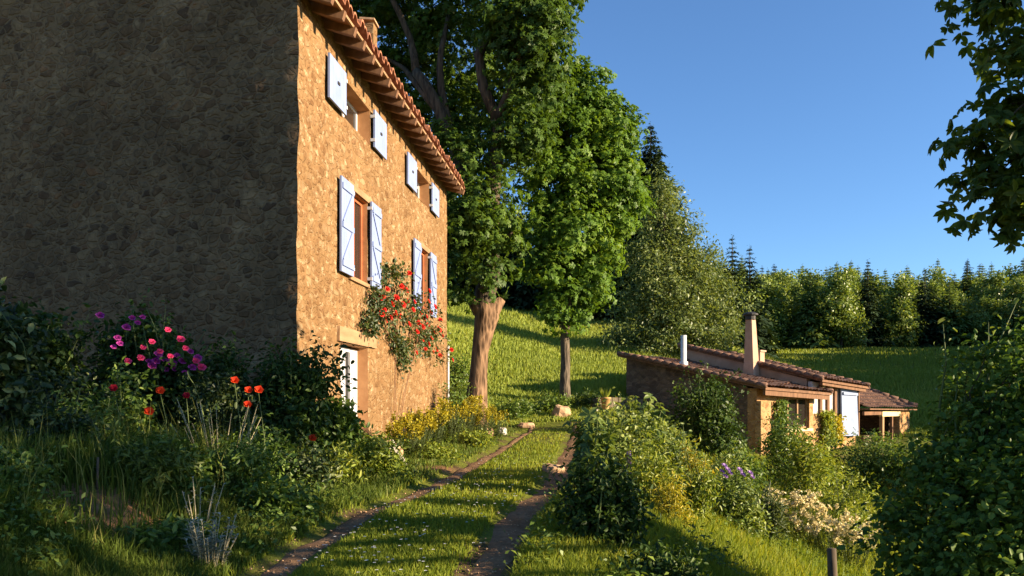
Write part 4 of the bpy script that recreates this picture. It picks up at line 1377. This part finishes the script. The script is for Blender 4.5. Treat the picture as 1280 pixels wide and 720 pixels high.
spikes('silver_plant', 'silver white spiky plant glowing at the dark track edge', 'plant', 262, 5.75, 26, .42, .14, M['l_silver'], M['stem_pale'], 220, .3, .06, .02, 20)
spikes('silver_plant', 'few thin silvery stalks above the silver clump', 'plant', 250, 6.6, 7, .5, .16, M['l_silver'], M['stem_pale'], 221, .2, .05, .018, 12)
spikes('dry_stalk_clump', 'pale dry flower stalks standing among the red poppies', 'plant', 275, 8.3, 22, .75, .42, M['l_mid'], M['stem_pale'], 222, .25, .06, .02, 12)
# stuff like poppies: each its own plant
pop = [(293, 477, 'poppy', 'orange red poppy above the others right of pale stalks', 8.4), (310, 489, 'poppy', 'orange poppy left one of the touching pair', 8.3), (323, 489, 'poppy', 'orange poppy right one of the touching pair', 8.3),
       (309, 507, 'poppy', 'orange poppy just below the touching pair', 8.2), (200, 490, 'poppy', 'red orange poppy under the purple flowers', 8.3), (233, 496, 'crimson', 'dark crimson poppy between pale stalks', 8.4),
       (142, 487, 'crimson', 'deep red poppy far left in dark foliage', 8.3), (186, 516, 'poppy', 'dull red poppy low above the bright fern clump', 7.9), (390, 549, 'poppy', 'lone red poppy low beside the dark corner shrub', 9.6)]
for i, (x, y, k, lab, Y) in enumerate(pop):
    p = px(x, y, Y); g = gz(p[0], p[1])
    t = thing('poppy', lab, 'poppy', (p[0] + .03, p[1] + .03, g), 0, 'poppies in the shaded bed')
    top_ = p - np.array([p[0] + .03, p[1] + .03, g])
    MB().tube([(0, 0, -.05), (.02 * (-1) ** i, .01, top_[2] * .55), tuple(top_)], [.006, .005, .004], 6).build('stem', M['stem_green'], t, True)
    flower(k, t, top_, (.35, -.75, .6), rg.uniform(.7, .9))
    a = np.linspace(0, 6.28, 9)
    Leaves().add(np.tile([0, 0, .02], (9, 1)), np.stack([np.cos(a), np.sin(a), np.full(9, .5)], -1), np.tile(UP, (9, 1)), .22, .05, .5 + .2 * rg.normal(size=9)).build('leaf', M['l_mid'], t, 1)

# euphorbia clumps along the sunny wall foot
for i, (x, Y, n, h, r, lab) in enumerate(((505, 14.3, 24, .52, .26, 'small yellow topped spurge nearest the pale stones'), (522, 14.9, 34, .66, .32, 'yellow topped spurge clump second along the sunny wall'), (541, 15.4, 34, .72, .30, 'tall yellow topped spurge clump third along wall'),
                                         (578, 19.2, 40, .95, .42, 'tall green spurge with yellow plumes before chestnut trunk'), (562, 18.4, 30, .8, .36, 'bluish green spurge close to the house far corner'), (600, 19.6, 34, .80, .40, 'spreading spurge on the track side of the yellow plumes'), (618, 20.8, 26, .65, .38, 'low spurge at the end of the border nearest the track'))):
    spikes('spurge', lab, 'plant', x, Y, n, h, r, M['l_blue'], M['stem_green'], 230 + i, .25, .085, .02, 22, 'spurge clumps along the sunny wall', heads=.07, headmat=M['l_yellow'], head_n=7 if i not in (4, 6) else 3)
B('border_shrub', 'dark leafy shrub tucked at the house far corner', 'shrub', 566, 0, 21.8, 1.0, 1.45, M['l_mid'], 350, 4, .10, .05, 240, spread=.07)
B('border_plant', 'low green plants in front of the spurge by the rut', 'plant', 592, 0, 17.6, 1.0, .38, M['l_lime'], 300, 4, .08, .035, 241, spread=.06)
B('border_plant', 'low lime plants on the bend of the left rut', 'plant', 545, 0, 14.0, .8, .34, M['l_lime'], 260, 4, .07, .035, 242, spread=.06)
B('bank_shrub', 'green weeds on the bank right of the chestnut trunk', 'plant', 645, 0, 27.4, 1.5, .75, M['l_mid'], 320, 4, .12, .05, 243, spread=.08)
B('bank_shrub', 'green weeds at the foot of the maple trunk', 'plant', 690, 0, 28.3, 1.6, .75, M['l_mid'], 320, 4, .12, .05, 244, spread=.08)
B('bank_shrub', 'dark weeds between maple and low garden wall', 'plant', 735, 0, 28.6, 1.4, .7, M['l_dark'], 300, 4, .12, .05, 245, spread=.08)
B('ivy_shrub', 'ivy covered shrub between house corner and chestnut trunk', 'shrub', 570, 0, 27.5, 1.8, 2.2, M['l_mid'], 420, 4, .13, .06, 246, spread=.09)

# --- right of the track
B('box_shrub', 'dark round shrub in shade at the right edge of the track', 'shrub', 740, 0, 6.7, .80, .80, M['l_dark'], 1100, 4, .06, .032, 250, detail=1, spread=.045)
B('box_shrub', 'low dark shrub spilling right of the round one', 'shrub', 830, 0, 5.9, .75, .42, M['l_dark'], 420, 4, .06, .03, 251, detail=1, spread=.045)
B('peony_plant', 'tall leafy light green plant at the crest beside the track', 'plant', 772, 0, 10.6, 1.0, 1.22, M['l_bright'], 650, 4, .085, .045, 252, detail=1, spread=.06)
B('peony_plant', 'leafy grey green plant above the lilac phlox', 'plant', 836, 0, 11.2, 1.0, 1.16, M['l_bright'], 600, 4, .08, .035, 253, detail=1, spread=.06)
B('goldenrod_plant', 'yellow green feathery plant in full sun on the slope', 'plant', 812, 0, 9.6, .8, .80, M['l_lime'], 520, 4, .075, .022, 254, detail=1, spread=.06, upright=.3)
B('goldenrod_plant', 'upright bright lime plant below the leafy crest plants', 'plant', 872, 0, 10.0, .55, .85, M['l_lime'], 380, 4, .07, .025, 255, detail=1, spread=.05, upright=.3)
B('sedum_plant', 'round green plant beneath the lilac phlox', 'plant', 930, 0, 11.0, .8, .78, M['l_bright'], 480, 4, .075, .035, 256, detail=1, spread=.05)
B('aster_plant', 'bushy green plant right of the lilac phlox', 'plant', 895, 0, 12.6, .9, .9, M['l_bright'], 450, 4, .08, .03, 257, detail=1, spread=.06)
ph = B('phlox_plant', 'plant with lilac flower clusters on the sunny slope', 'plant', 918, 0, 11.8, .8, .98, M['l_mid'], 380, 4, .07, .025, 258, detail=1, spread=.05)
for x, y in ((905, 583), (909, 588), (902, 590), (912, 592), (924, 588), (937, 592), (928, 594), (906, 596), (940, 597)):
    flower('lilac', ph, px(x, y, 11.35) - np.array(ph.location), (.4, -.5, .8), rg.uniform(.9, 1.2))
B('peony_plant', 'broad leaved pale plant standing alone behind round dark shrub', 'plant', 742, 0, 9.6, .7, .95, M['l_bright'], 60, 3, .15, .07, 300, detail=1, spread=.05, whorl=5, sprigs=14, lob=6)
B('peony_plant', 'broad leaved plant in full sun above the lupin', 'plant', 800, 0, 11.4, .75, 1.30, M['l_bright'], 80, 3, .15, .07, 301, detail=1, spread=.05, whorl=5, sprigs=16, lob=6)
B('fennel_plant', 'golden feathery plant low on the slope below lupin', 'plant', 836, 0, 9.0, .55, .55, M['l_yellow'], 200, 4, .06, .018, 302, detail=1, spread=.05, upright=.4, lob=6)
B('fennel_plant', 'golden yellow plume plant left of the lilac phlox', 'plant', 868, 0, 10.6, .42, .95, M['l_yellow'], 170, 4, .06, .02, 303, detail=1, spread=.04, upright=.6, lob=6)
B('iris_clump', 'upright sword leaved clump right beneath the lilac phlox', 'plant', 960, 0, 11.6, .6, .75, M['l_blue'], 200, 4, .16, .022, 304, detail=1, spread=.05, upright=.6, lob=6, up=.1, droop=-.7)
lu = px(786, 592, 9.6); lg = gz(lu[0], lu[1])
lup = thing('lupin', 'single mauve lupin spike among the light green plants', 'lupin', (lu[0], lu[1], lg))
MB().tube([(0, 0, 0), (.01, 0, .5), (0, 0, lu[2] - lg + .26)], [.008, .007, .003], 6).build('stem', M['stem_green'], lup, True)
zz = rg.uniform(lu[2] - lg - .1, lu[2] - lg + .26, 130); an = rg.uniform(0, 6.28, 130)
Leaves().add(np.stack([np.cos(an) * .008, np.sin(an) * .008, zz], -1), np.stack([np.cos(an), np.sin(an), np.full(130, .5)], -1), rdirs(130) + UP, .04 * (1.3 - (zz - zz.min()) / .5), .03, .5 + .3 * rg.normal(size=130)).build('flower_head', M['p_lilac'], lup)
for i, (x, Y, lab) in enumerate(((985, 13.8, 'cream valerian clump highest in the sloping row'), (1012, 13.3, 'cream valerian clump second down the sloping row'), (1038, 12.8, 'cream valerian clump third down the sloping row'), (1062, 12.4, 'cream valerian clump lowest in the row by dark bush'))):
    spikes('valerian', lab, 'plant', x, Y, 38, .74, .34, M['l_lime'], M['stem_green'], 260 + i, .3, .07, .025, 22, 'cream flowered clumps on the slope', heads=.035, headmat=M['p_cream'], head_n=4)
B('lilac_shrub', 'dark glossy tree-like shrub before the shaded cottage wall', 'shrub', 884, 0, 23.6, 2.45, 2.75, M['l_dark'], 1400, 4, .13, .075, 270, spread=.10, rough=.4)
B('hedge_shrub', 'tall sunlit yellow green shrub below the cottage window', 'shrub', 1010, 0, 17.6, 1.9, 1.75, M['l_lime'], 900, 4, .11, .045, 271, spread=.09)
B('hedge_shrub', 'green shrub with dry cream tufts beside the cottage corner', 'shrub', 985, 0, 20.6, 1.6, 2.0, M['l_mid'], 700, 4, .12, .05, 272, spread=.09)
B('hedge_shrub', 'feathery sunlit shrub between valerian and cottage', 'shrub', 1050, 0, 15.4, 1.4, 1.35, M['l_lime'], 600, 4, .10, .03, 273, spread=.08)
B('hedge_shrub', 'mid green shrub left of the cottage corner buttress', 'shrub', 925, 0, 17.2, 1.3, 1.15, M['l_mid'], 500, 4, .10, .045, 274, spread=.08)
B('hedge_shrub', 'grey green hedge bush in front of pale blue door', 'shrub', 1085, 0, 21.8, 2.4, 1.55, M['l_mid'], 800, 4, .12, .05, 275, spread=.09)
B('hedge_shrub', 'hedge bush before the open shed under old tiles', 'shrub', 1140, 0, 21.0, 2.2, 1.6, M['l_mid'], 800, 4, .12, .05, 276, spread=.09)
B('hedge_shrub', 'dark hedge bush at the far right end of hedge', 'shrub', 1200, 0, 20.0, 2.4, 1.5, M['l_dark'], 700, 4, .12, .05, 277, spread=.09)
# climbers on the cottage front
for i, (lx, z0, z1, w, mt, lab) in enumerate(((1.25, H(-1.9), H(.05), .45, 'l_mid', 'green climber beside the cottage window'), (4.7, H(-1.6), H(-.38), .55, 'l_lime', 'bright lime climber below the whitewashed boards'), (5.4, H(-1.6), H(-.55), .45, 'l_yellow', 'yellowish climber beside the pale blue door'))):
    wp = np.array([CX + math.cos(CA) * lx + math.sin(CA) * .22, CY + math.sin(CA) * lx - math.cos(CA) * .22, CZ0])
    t = thing('wall_climber', lab, 'climber', tuple(wp), CA)
    rgc = np.random.default_rng(280 + i)
    mb = MB()
    for k in range(3): limb(mb, (0, .08, -.1), (rgc.normal() * .15, .1, z1 - .1 * k), .012, .004, 5, .06, 6, 280 + i * 5 + k)
    mb.build('stem', M['stem_green'], t, True)
    P = np.stack([rgc.normal(size=330) * w * .38, rgc.uniform(-.10, .16, 330), z0 + (z1 - z0) * rgc.random(330)], -1)
    lv = Leaves(); spray(lv, P, np.tile([0, -1.0, .2], (330, 1)), 4, .05, .12, .07, rgc, up=.2, droop=.3, tseed=i)
    lv.build('foliage', M[mt], t)

# big dark hazel at the right edge, its sunlit tips painted as brighter shoots
hz = np.array([*px(1190, 700, 6.9)[:2], 0.0]); hz[2] = gz(hz[0], hz[1])
broadleaf('hazel_bush', 'large dark hazel bush at right under top shoots painted as sunlit', 'bush', tuple(hz),
          [(*px(x, y, Y), r) for x, y, Y, r in ((1216, 455, 7.1, 0.23), (1222, 430, 7.1, 0.11), (1281, 440, 6.8, 0.23), (1298, 425, 6.8, 0.14), (1251, 490, 7.0, 0.33), (1206, 500, 7.2, 0.23), (1296, 500, 6.6, 0.37), (1191, 550, 7.1, 0.30), (1246, 560, 6.7, 0.42),
                                               (1306, 580, 6.4, 0.48), (1166, 600, 7.0, 0.30), (1211, 620, 6.6, 0.42), (1122, 650, 6.8, 0.23), (1162, 670, 6.5, 0.37), (1242, 650, 6.2, 0.48), (1302, 660, 6.0, 0.53), (1132, 700, 6.4, 0.28), (1192, 710, 6.1, 0.40), (1262, 715, 5.8, 0.44), (1356, 520, 6.4, 0.66), (1352, 640, 6.0, 0.70), (1426, 560, 6.4, 0.79))],
          1000, 3, .066, .044, M['l_hazel'], M['bark_dark'], .05, None, 290, .05, .8, .6, 1, clump=(6, .15))
for i, (x, Y, ytop, w, lab) in enumerate(((1192, 7.0, 414, .42, 'pale shoots painted as sunlit topping the left end of the dark hazel'), (1262, 6.9, 408, .50, 'pale shoots painted as sunlit topping the hazel at the frame edge'), (1228, 7.1, 440, .34, 'shorter shoots painted as sunlit between the two tall hazel tips'))):
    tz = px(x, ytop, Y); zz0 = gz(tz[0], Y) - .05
    B('hazel_shoot', lab, 'bush', x, 0, Y, w, tz[2] - zz0, M['l_bright'], 420, 3, .07, .042, 291 + i, detail=1, spread=.05, lob=10, upright=.3, sprigs=6)  # brighter leaf colour gives these tips their sunlit look
# more of the hedge that continues out of frame to the right and shades the track
for i, (x, y, w, h) in enumerate(((5.6, 5.2, 2.0, 2.5), (6.6, 3.4, 2.2, 2.6), (6.2, 1.4, 2.2, 2.4))):
    t = B('hazel_bush', ('dark hazel next to the large one beyond the right edge', 'hazel hedge bush under the walnut crown', 'hazel hedge bush closest to the viewer')[i], 'bush', 640 + x / y * F_PX, 0, y, w, h, M['l_dark'], 900, 4, .10, .06, 295 + i, spread=.08)

# ------------------------------------------------------------------ small objects
def rock(name, label, x, y, Y, sx, sy, sz, mat, seed, tilt=(0, 0, 0), sink=.25):
    p = px(x, y, Y); X = p[0]
    mb = MB()
    nu, nv = 12, 8
    V = []
    rgk = np.random.default_rng(seed)
    for i in range(nv + 1):
        ph_ = math.pi * i / nv
        for j in range(nu):
            th = 2 * math.pi * j / nu
            d = np.array([math.sin(ph_) * math.cos(th), math.sin(ph_) * math.sin(th), math.cos(ph_)])
            d = np.sign(d) * np.abs(d) ** .62
            r = 1 + .18 * float(vnoise(d * 1.8 + seed, seed)) + .08 * float(vnoise(d * 5 + seed, seed))
            V.append(d * r * np.array([sx, sy, sz]) / 2)
    F = []
    for i in range(nv):
        for j in range(nu):
            F.append((i * nu + j, (i + 1) * nu + j, (i + 1) * nu + (j + 1) % nu, i * nu + (j + 1) % nu))
    mb.add(V, F)
    o = mb.build(name, mat)
    o.location = (X, Y, gz(X, Y) + sz * (.5 - sink)); o.rotation_euler = tilt
    return tag(o, label, 'stone', 'stones beside the track')


p = px(499, 585, 13.0)
o = MB().hexa([(-.13, -.035, -.1), (.12, -.04, -.1), (.13, .04, -.1), (-.12, .045, -.1), (-.10, -.03, .40), (.07, -.04, .46), (.08, .03, .45), (-.10, .04, .39)]).build('stone', M['stone_pale'])
o.location = (p[0], p[1], gz(p[0], p[1])); o.rotation_euler = (.35, -.45, .25)
tag(o, 'white stone slab leaning beside the left rut', 'stone', 'stones beside the track')
rock('stone', 'flat brown stone leaning left of the white slab', 486, 590, 13.0, .42, .16, .42, M['stone_tan'], 2, (.3, .5, .2), .15)
rock('stone', 'large tan rock at the end of the track', 702, 525, 27.5, .62, .5, .50, M['stone_tan'], 3, (0, .2, .4), .2)
rock('stone', 'small pale stone where the track ends on the left', 628, 544, 22.5, .26, .24, .26, M['stone_pale'], 4, (.2, 0, 0), .2)
rock('stone', 'pinkish stone below the spurge at track side', 611, 550, 21.0, .30, .26, .32, M['stone_tan'], 5, (0, .3, 1), .2)
rock('stone', 'low flat stone across the end of track', 658, 535, 26.0, .55, .35, .20, M['stone_tan'], 6, (0, 0, .3), .2)
rock('stone', 'small rusty stone at right rut by dark shrub', 692, 585, 12.3, .34, .24, .18, M['stone_tan'], 7, (0, .1, .4), .2)
rock('stone', 'little white stone on the low garden wall', 745, 507, 28.0, .26, .2, .22, M['stone_pale'], 9, (0, 0, 0), .3)
# low dry wall and a pot on it
wp0, wp1 = px(738, 520, 28.3), px(800, 518, 29.3)
mbw = MB()
rgk = np.random.default_rng(9)
for lay in range(3):
    t_ = 0
    while t_ < 1:
        dt = rgk.uniform(.08, .16)
        p = wp0 + (wp1 - wp0) * t_; q = wp0 + (wp1 - wp0) * min(1, t_ + dt - .012)
        zg = min(gz(p[0], p[1]), gz(q[0], q[1])) - .06
        hh = rgk.uniform(.15, .18)
        p[2] = q[2] = zg + lay * .185 + hh / 2
        off = np.array([0, rgk.normal() * .02, 0])
        mbw.bar(p + off, q + off, .34 + rgk.normal() * .03, hh)
        t_ += dt
lw = tag(mbw.build('garden_wall', M['stone_dark']), 'low dark dry stone wall left of the cottage', 'wall')
pp = px(757, 514, 28.0); pz = gz(pp[0], 28.0) + .15
pot = thing('plant_pot', 'ochre clay pot with a tuft of grass left of the cottage', 'plant pot', (pp[0], 28.0, pz))
MB().tube([(0, 0, 0), (0, 0, .05), (0, 0, .38), (0, 0, .385), (0, 0, .44), (0, 0, .441)], [.11, .12, .17, .19, .19, .15], 14).build('pot', M['ochre'], pot, True)
a = rg.uniform(0, 6.28, 90)
Leaves().add(np.stack([np.cos(a) * .07, np.sin(a) * .07, np.full(90, .42)], -1), np.stack([np.cos(a) * .6, np.sin(a) * .6, np.full(90, 1.0)], -1), np.stack([np.cos(a), np.sin(a), np.full(90, -.3)], -1), rg.uniform(.2, .42, 90), .02, rg.random(90)).build('foliage', M['l_lime'], pot)
p = px(1040, 720, 8.0)
po = MB().tube([(0, 0, -.4), (.01, 0, .1), (.0, .01, .46), (0, .01, .465)], [.048, .047, .044, .02], 9, .1, 3).build('fence_post', M['postwood'], None, True)
po.location = (p[0], 8.0, px(1040, 686, 8.0)[2] - .46)
tag(po, 'short dark round wooden post on the sunny slope', 'post')
p = px(121, 606, 6.7)
st = MB().tube([(0, 0, -.15), (0, .01, .1), (.01, 0, .27)], [.012, .011, .010], 7).build('garden_stake', M['postwood'], None, True)
st.location = (p[0], 6.7, gz(p[0], 6.7)); tag(st, 'thin wooden stake in the bare earth patch at left', 'stake')


# ------------------------------------------------------------------ GRASS
def in_house(X, Y):
    dx, dy = X - HX, Y - HY
    lx, ly = ca * dx - sa * dy, sa * dx + ca * dy
    return (lx < .12) & (lx > -DEP - .2) & (ly + lx * KS > -.1) & (ly + lx * KS < LEN + .2)


def in_cottage(X, Y):
    dx, dy = X - CX, Y - CY
    lx, ly = math.cos(CA) * dx + math.sin(CA) * dy, -math.sin(CA) * dx + math.cos(CA) * dy
    return (lx > -.1) & (lx < 12.3) & (ly > -.2) & (ly < 6)


def blades(X, Y, h, w, T, lean, rg):
    n = len(X)
    Z = ground(X, Y) - .01
    B0 = np.stack([X, Y, Z], -1)
    a = rg.uniform(0, 6.28, n)
    s = np.stack([np.cos(a), np.sin(a), np.zeros(n)], -1) * w[:, None] / 2
    b = rg.uniform(0, 6.28, n)
    ld = np.stack([np.cos(b), np.sin(b), np.zeros(n)], -1) * (lean * h * rg.random(n))[:, None]
    up = UP * h[:, None]
    V = np.stack([B0 - s, B0 + s, B0 + up * .55 + ld * .35 + s * .8, B0 + up * (1 - .25 * rg.random(n))[:, None] + ld + s * .12, B0 + up * .55 + ld * .35 - s * .8], 1)
    b_ = np.arange(n)[:, None] * 5
    # two quads would share the fold; use a quad for the lower half and a degenerate-free quad for the tip
    V = np.concatenate([V, (V[:, 3:4] - s[:, None] * .24)], 1)
    b_ = np.arange(n)[:, None] * 6
    Fq = np.concatenate([b_ + np.array([[0, 1, 2, 4]]), b_ + np.array([[4, 2, 3, 5]])])
    return V.reshape(-1, 3), Fq, np.repeat(T, 6)


def grass(name, X, Y, h, w, T, mat, label, lean=.5, seed=1):
    rg = np.random.default_rng(seed)
    V, Fq, t = blades(X, Y, h, w, np.clip(T, 0, 1), lean, rg)
    o = arr_mesh(name, V, Fq, mat, None, t)
    return tag(o, label, 'grass', None, 'stuff')


rg = np.random.default_rng(900)
# near sward
n = 300000
Y = 1 / (1 / 28.0 + rg.random(n) * (1 / 4.6 - 1 / 28.0))          # density ~ 1/Y^2 per metre of depth, uniform in angle
U = rg.uniform(-.70, .70, n)
X = U * Y
d = X - xc(Y)
rut = rut_depth(X, Y)
inside = np.abs(d) < half_gauge(Y)
keep = (rg.random(n) > rut * np.interp(Y, [5, 16, 25], [.93, .84, .7])) & ~in_house(X, Y) & ~in_cottage(X, Y)
left = (d < -half_gauge(Y) - .25); right = d > half_gauge(Y) + .2
clump = .5 + .5 * n2(X, Y, 1.6, 51); fine_ = .5 + .5 * n2(X, Y, 5, 52)
h = np.where(left, np.interp(-d, [1.0, 1.6, 3.2], [.10, .20, .34]) * np.interp(Y, [0, 11, 13], [1, 1, .7]), np.where(right, np.interp(d, [.9, 1.5, 3], [.10, .16, .20]), .075))
h = h * (.45 + .7 * clump + .35 * fine_) * rg.uniform(.5, 1.25, n)
h = np.where(rut > .3, h * .4, h)
bare_ = (1 - sst(.3, .75, np.hypot((X - bx_ - .1) / 1.4, Y - by_ + .3)))
keep &= rg.random(n) > bare_ * .93
keep &= rg.random(n) > (1 - sst(.2, .7, np.hypot((X + 1.25) / .8, Y - 12.6))) * .9
w = .0045 + .0009 * Y + .003 * (h > .25)
T = .38 + .25 * n2(X, Y, .9, 53) + .2 * rg.normal(size=n)
short = keep & ~left
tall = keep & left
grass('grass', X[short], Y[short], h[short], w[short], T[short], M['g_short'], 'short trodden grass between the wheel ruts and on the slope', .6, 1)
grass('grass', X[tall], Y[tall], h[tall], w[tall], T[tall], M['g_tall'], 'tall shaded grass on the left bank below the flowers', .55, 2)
# pale seed stalks on the left bank
n = 350
Y = rg.uniform(5.5, 9.5, n); X = rg.uniform(-.68, -.33, n) * Y
k = (X - xc(Y)) < -1.7
X, Y = X[k], Y[k]
grass('seed_grass', X, Y, rg.uniform(.4, .75, len(X)), np.full(len(X), .008), rg.uniform(.7, 1, len(X)), M['g_tall'], 'thin pale seed stalks rising from the left bank', .35, 3)
# hillside meadow beyond the track
n = 120000
Y = 1 / (1 / 64.0 + rg.random(n) * (1 / 26.0 - 1 / 64.0)); U = rg.uniform(-.12, .36, n); X = U * Y
k = ~in_cottage(X, Y) & ~in_house(X, Y) & ~((Y < 26.8) & (np.abs(X - xc(Y)) < .9))
X, Y = X[k], Y[k]; n = len(X)
h = (.16 + .30 * (.5 + .5 * n2(X, Y, .35, 61))) * rg.uniform(.5, 1.2, n) * np.interp(Y, [26, 31], [.6, 1])
T = .45 + .35 * n2(X, Y, .3, 62) + .2 * rg.normal(size=n)
grass('meadow_grass', X, Y, h, .012 + .0011 * Y, T, M['g_hill'], 'sunlit yellow green meadow grass on the slope behind the trees', .5, 4)
# far meadow below the wood
n = 70000
Y = 1 / (1 / 92.0 + rg.random(n) * (1 / 34.0 - 1 / 92.0)); U = rg.uniform(.28, .70, n); X = U * Y
k = ~in_cottage(X, Y)
X, Y = X[k], Y[k]; n = len(X)
h = (.20 + .35 * (.5 + .5 * n2(X, Y, .2, 63))) * rg.uniform(.5, 1.2, n)
T = .40 + .3 * n2(X, Y, .15, 64) + .2 * rg.normal(size=n)
grass('meadow_grass', X, Y, h, .014 + .0011 * Y, T, M['g_hill'], 'meadow grass below the dark edge of the hillside wood', .5, 5)
# weeds with broad leaves along the edges
n = 16000
Y = 1 / (1 / 27.0 + rg.random(n) * (1 / 5.0 - 1 / 27.0)); U = rg.uniform(-.68, .66, n); X = U * Y
d = X - xc(Y)
k = (rut_depth(X, Y) < .2) & (np.abs(d) > .95) & ~in_house(X, Y) & ~in_cottage(X, Y) & (n2(X, Y, 1.1, 71) > np.where(X > xc(Y), .15, -.1))
X, Y = X[k], Y[k]; n = len(X)
P = np.stack([X, Y, ground(X, Y) + rg.uniform(.03, .28, n) * np.interp(np.abs(X - xc(Y)), [.95, 1.8], [.35, 1])], -1)
lv = Leaves(); spray(lv, P, np.tile(UP, (n, 1)), 4, .06, .055, .026, rg, up=.6, droop=.1, tseed=72, tfreq=1.0)
o = lv.build('ground_cover', M['l_mid'], None, 0); tag(o, 'low leafy weeds filling the ground between the shrubs', 'weeds', None, 'stuff')
# daisies in the track grass
n = 190
Y = 1 / (1 / 14.0 + rg.random(n) * (1 / 5.5 - 1 / 14.0)); X = xc(Y) + rg.uniform(-.65, .65, n)
P = np.stack([X, Y, ground(X, Y) + rg.uniform(.06, .11, n)], -1)
lv = Leaves()
for k in range(5):
    a = 2 * math.pi * k / 5 + rg.normal(size=n) * .2
    rad = np.stack([np.cos(a), np.sin(a), np.full(n, .2)], -1)
    lv.add(P, rad, np.tile([0, -.5, 1.0], (n, 1)), .013, .010, .5 + .2 * rg.normal(size=n))
o = lv.build('daisies', M['p_white'], None, 0); tag(o, 'tiny white daisies scattered in the track grass', 'daisies', None, 'stuff')

n = 420
Y = 1 / (1 / 16.0 + rg.random(n) * (1 / 5.2 - 1 / 16.0)); X = xc(Y) + np.where(rg.random(n) < .5, -1, 1) * half_gauge(Y) + rg.normal(size=n) * .10
r = rg.uniform(.005, .016, n)[:, None]
oc = np.array([(1, 0, 0), (0, 1, 0), (-1, 0, 0), (0, -1, 0), (0, 0, .7), (0, 0, -.7)], float)
P = np.stack([X, Y, ground(X, Y) + .024], -1)
V = P[:, None] + oc[None] * (r * (.7 + .6 * rg.random((n, 6))))[..., None]
Fq = (np.arange(n)[:, None, None] * 6 + np.array([[0, 1, 4], [1, 2, 4], [2, 3, 4], [3, 0, 4], [1, 0, 5], [2, 1, 5], [3, 2, 5], [0, 3, 5]])[None]).reshape(-1, 3)
o = arr_mesh('gravel', V.reshape(-1, 3), Fq, M['stone_tan'], None, None); tag(o, 'small loose stones lying in the wheel ruts', 'gravel', None, 'stuff')

# ------------------------------------------------------------------ LIGHT, SKY, CAMERA
world = bpy.data.worlds.new('World'); scene.world = world
world.use_nodes = True
nt = world.node_tree
nt.nodes.clear()
sky = nt.nodes.new('ShaderNodeTexSky'); sky.sky_type = 'NISHITA'; sky.sun_disc = False
sky.sun_elevation = SUN_EL; sky.sun_rotation = math.pi / 2 - SUN_AZ
sky.air_density = 1.0; sky.dust_density = .32; sky.ozone_density = 5.2; sky.altitude = 700
bg = nt.nodes.new('ShaderNodeBackground'); bg.inputs['Strength'].default_value = .081
wo = nt.nodes.new('ShaderNodeOutputWorld')
nt.links.new(sky.outputs[0], bg.inputs[0]); nt.links.new(bg.outputs[0], wo.inputs[0])

sd = bpy.data.lights.new('Sun', 'SUN'); sd.energy = 5.0; sd.angle = math.radians(.5); sd.color = (1.0, .80, .55)
so = bpy.data.objects.new('Sun', sd); col.objects.link(so)
sv = Vector((math.cos(SUN_AZ) * math.cos(SUN_EL), math.sin(SUN_AZ) * math.cos(SUN_EL), math.sin(SUN_EL)))
so.rotation_euler = sv.to_track_quat('Z', 'Y').to_euler(); so.location = (30, 0, 20)

cd = bpy.data.cameras.new('Camera'); cam = bpy.data.objects.new('Camera', cd); col.objects.link(cam)
cd.sensor_width = 36; cd.lens = F_PX * 36 / 1280
cd.shift_y = (HOR - 360) / 1280
cd.clip_start = .05; cd.clip_end = 3000
cam.location = (0, 0, CAMZ); cam.rotation_euler = (math.pi / 2, 0, 0)
scene.camera = cam
vs_ = scene.view_settings
vs_.view_transform = 'Standard'; vs_.look = 'None'; vs_.exposure = 1.65; vs_.gamma = 1; vs_.use_curve_mapping = False
scene.cycles.max_bounces = 6; scene.cycles.diffuse_bounces = 3; scene.cycles.glossy_bounces = 2; scene.cycles.transmission_bounces = 3
scene.cycles.use_denoising = True
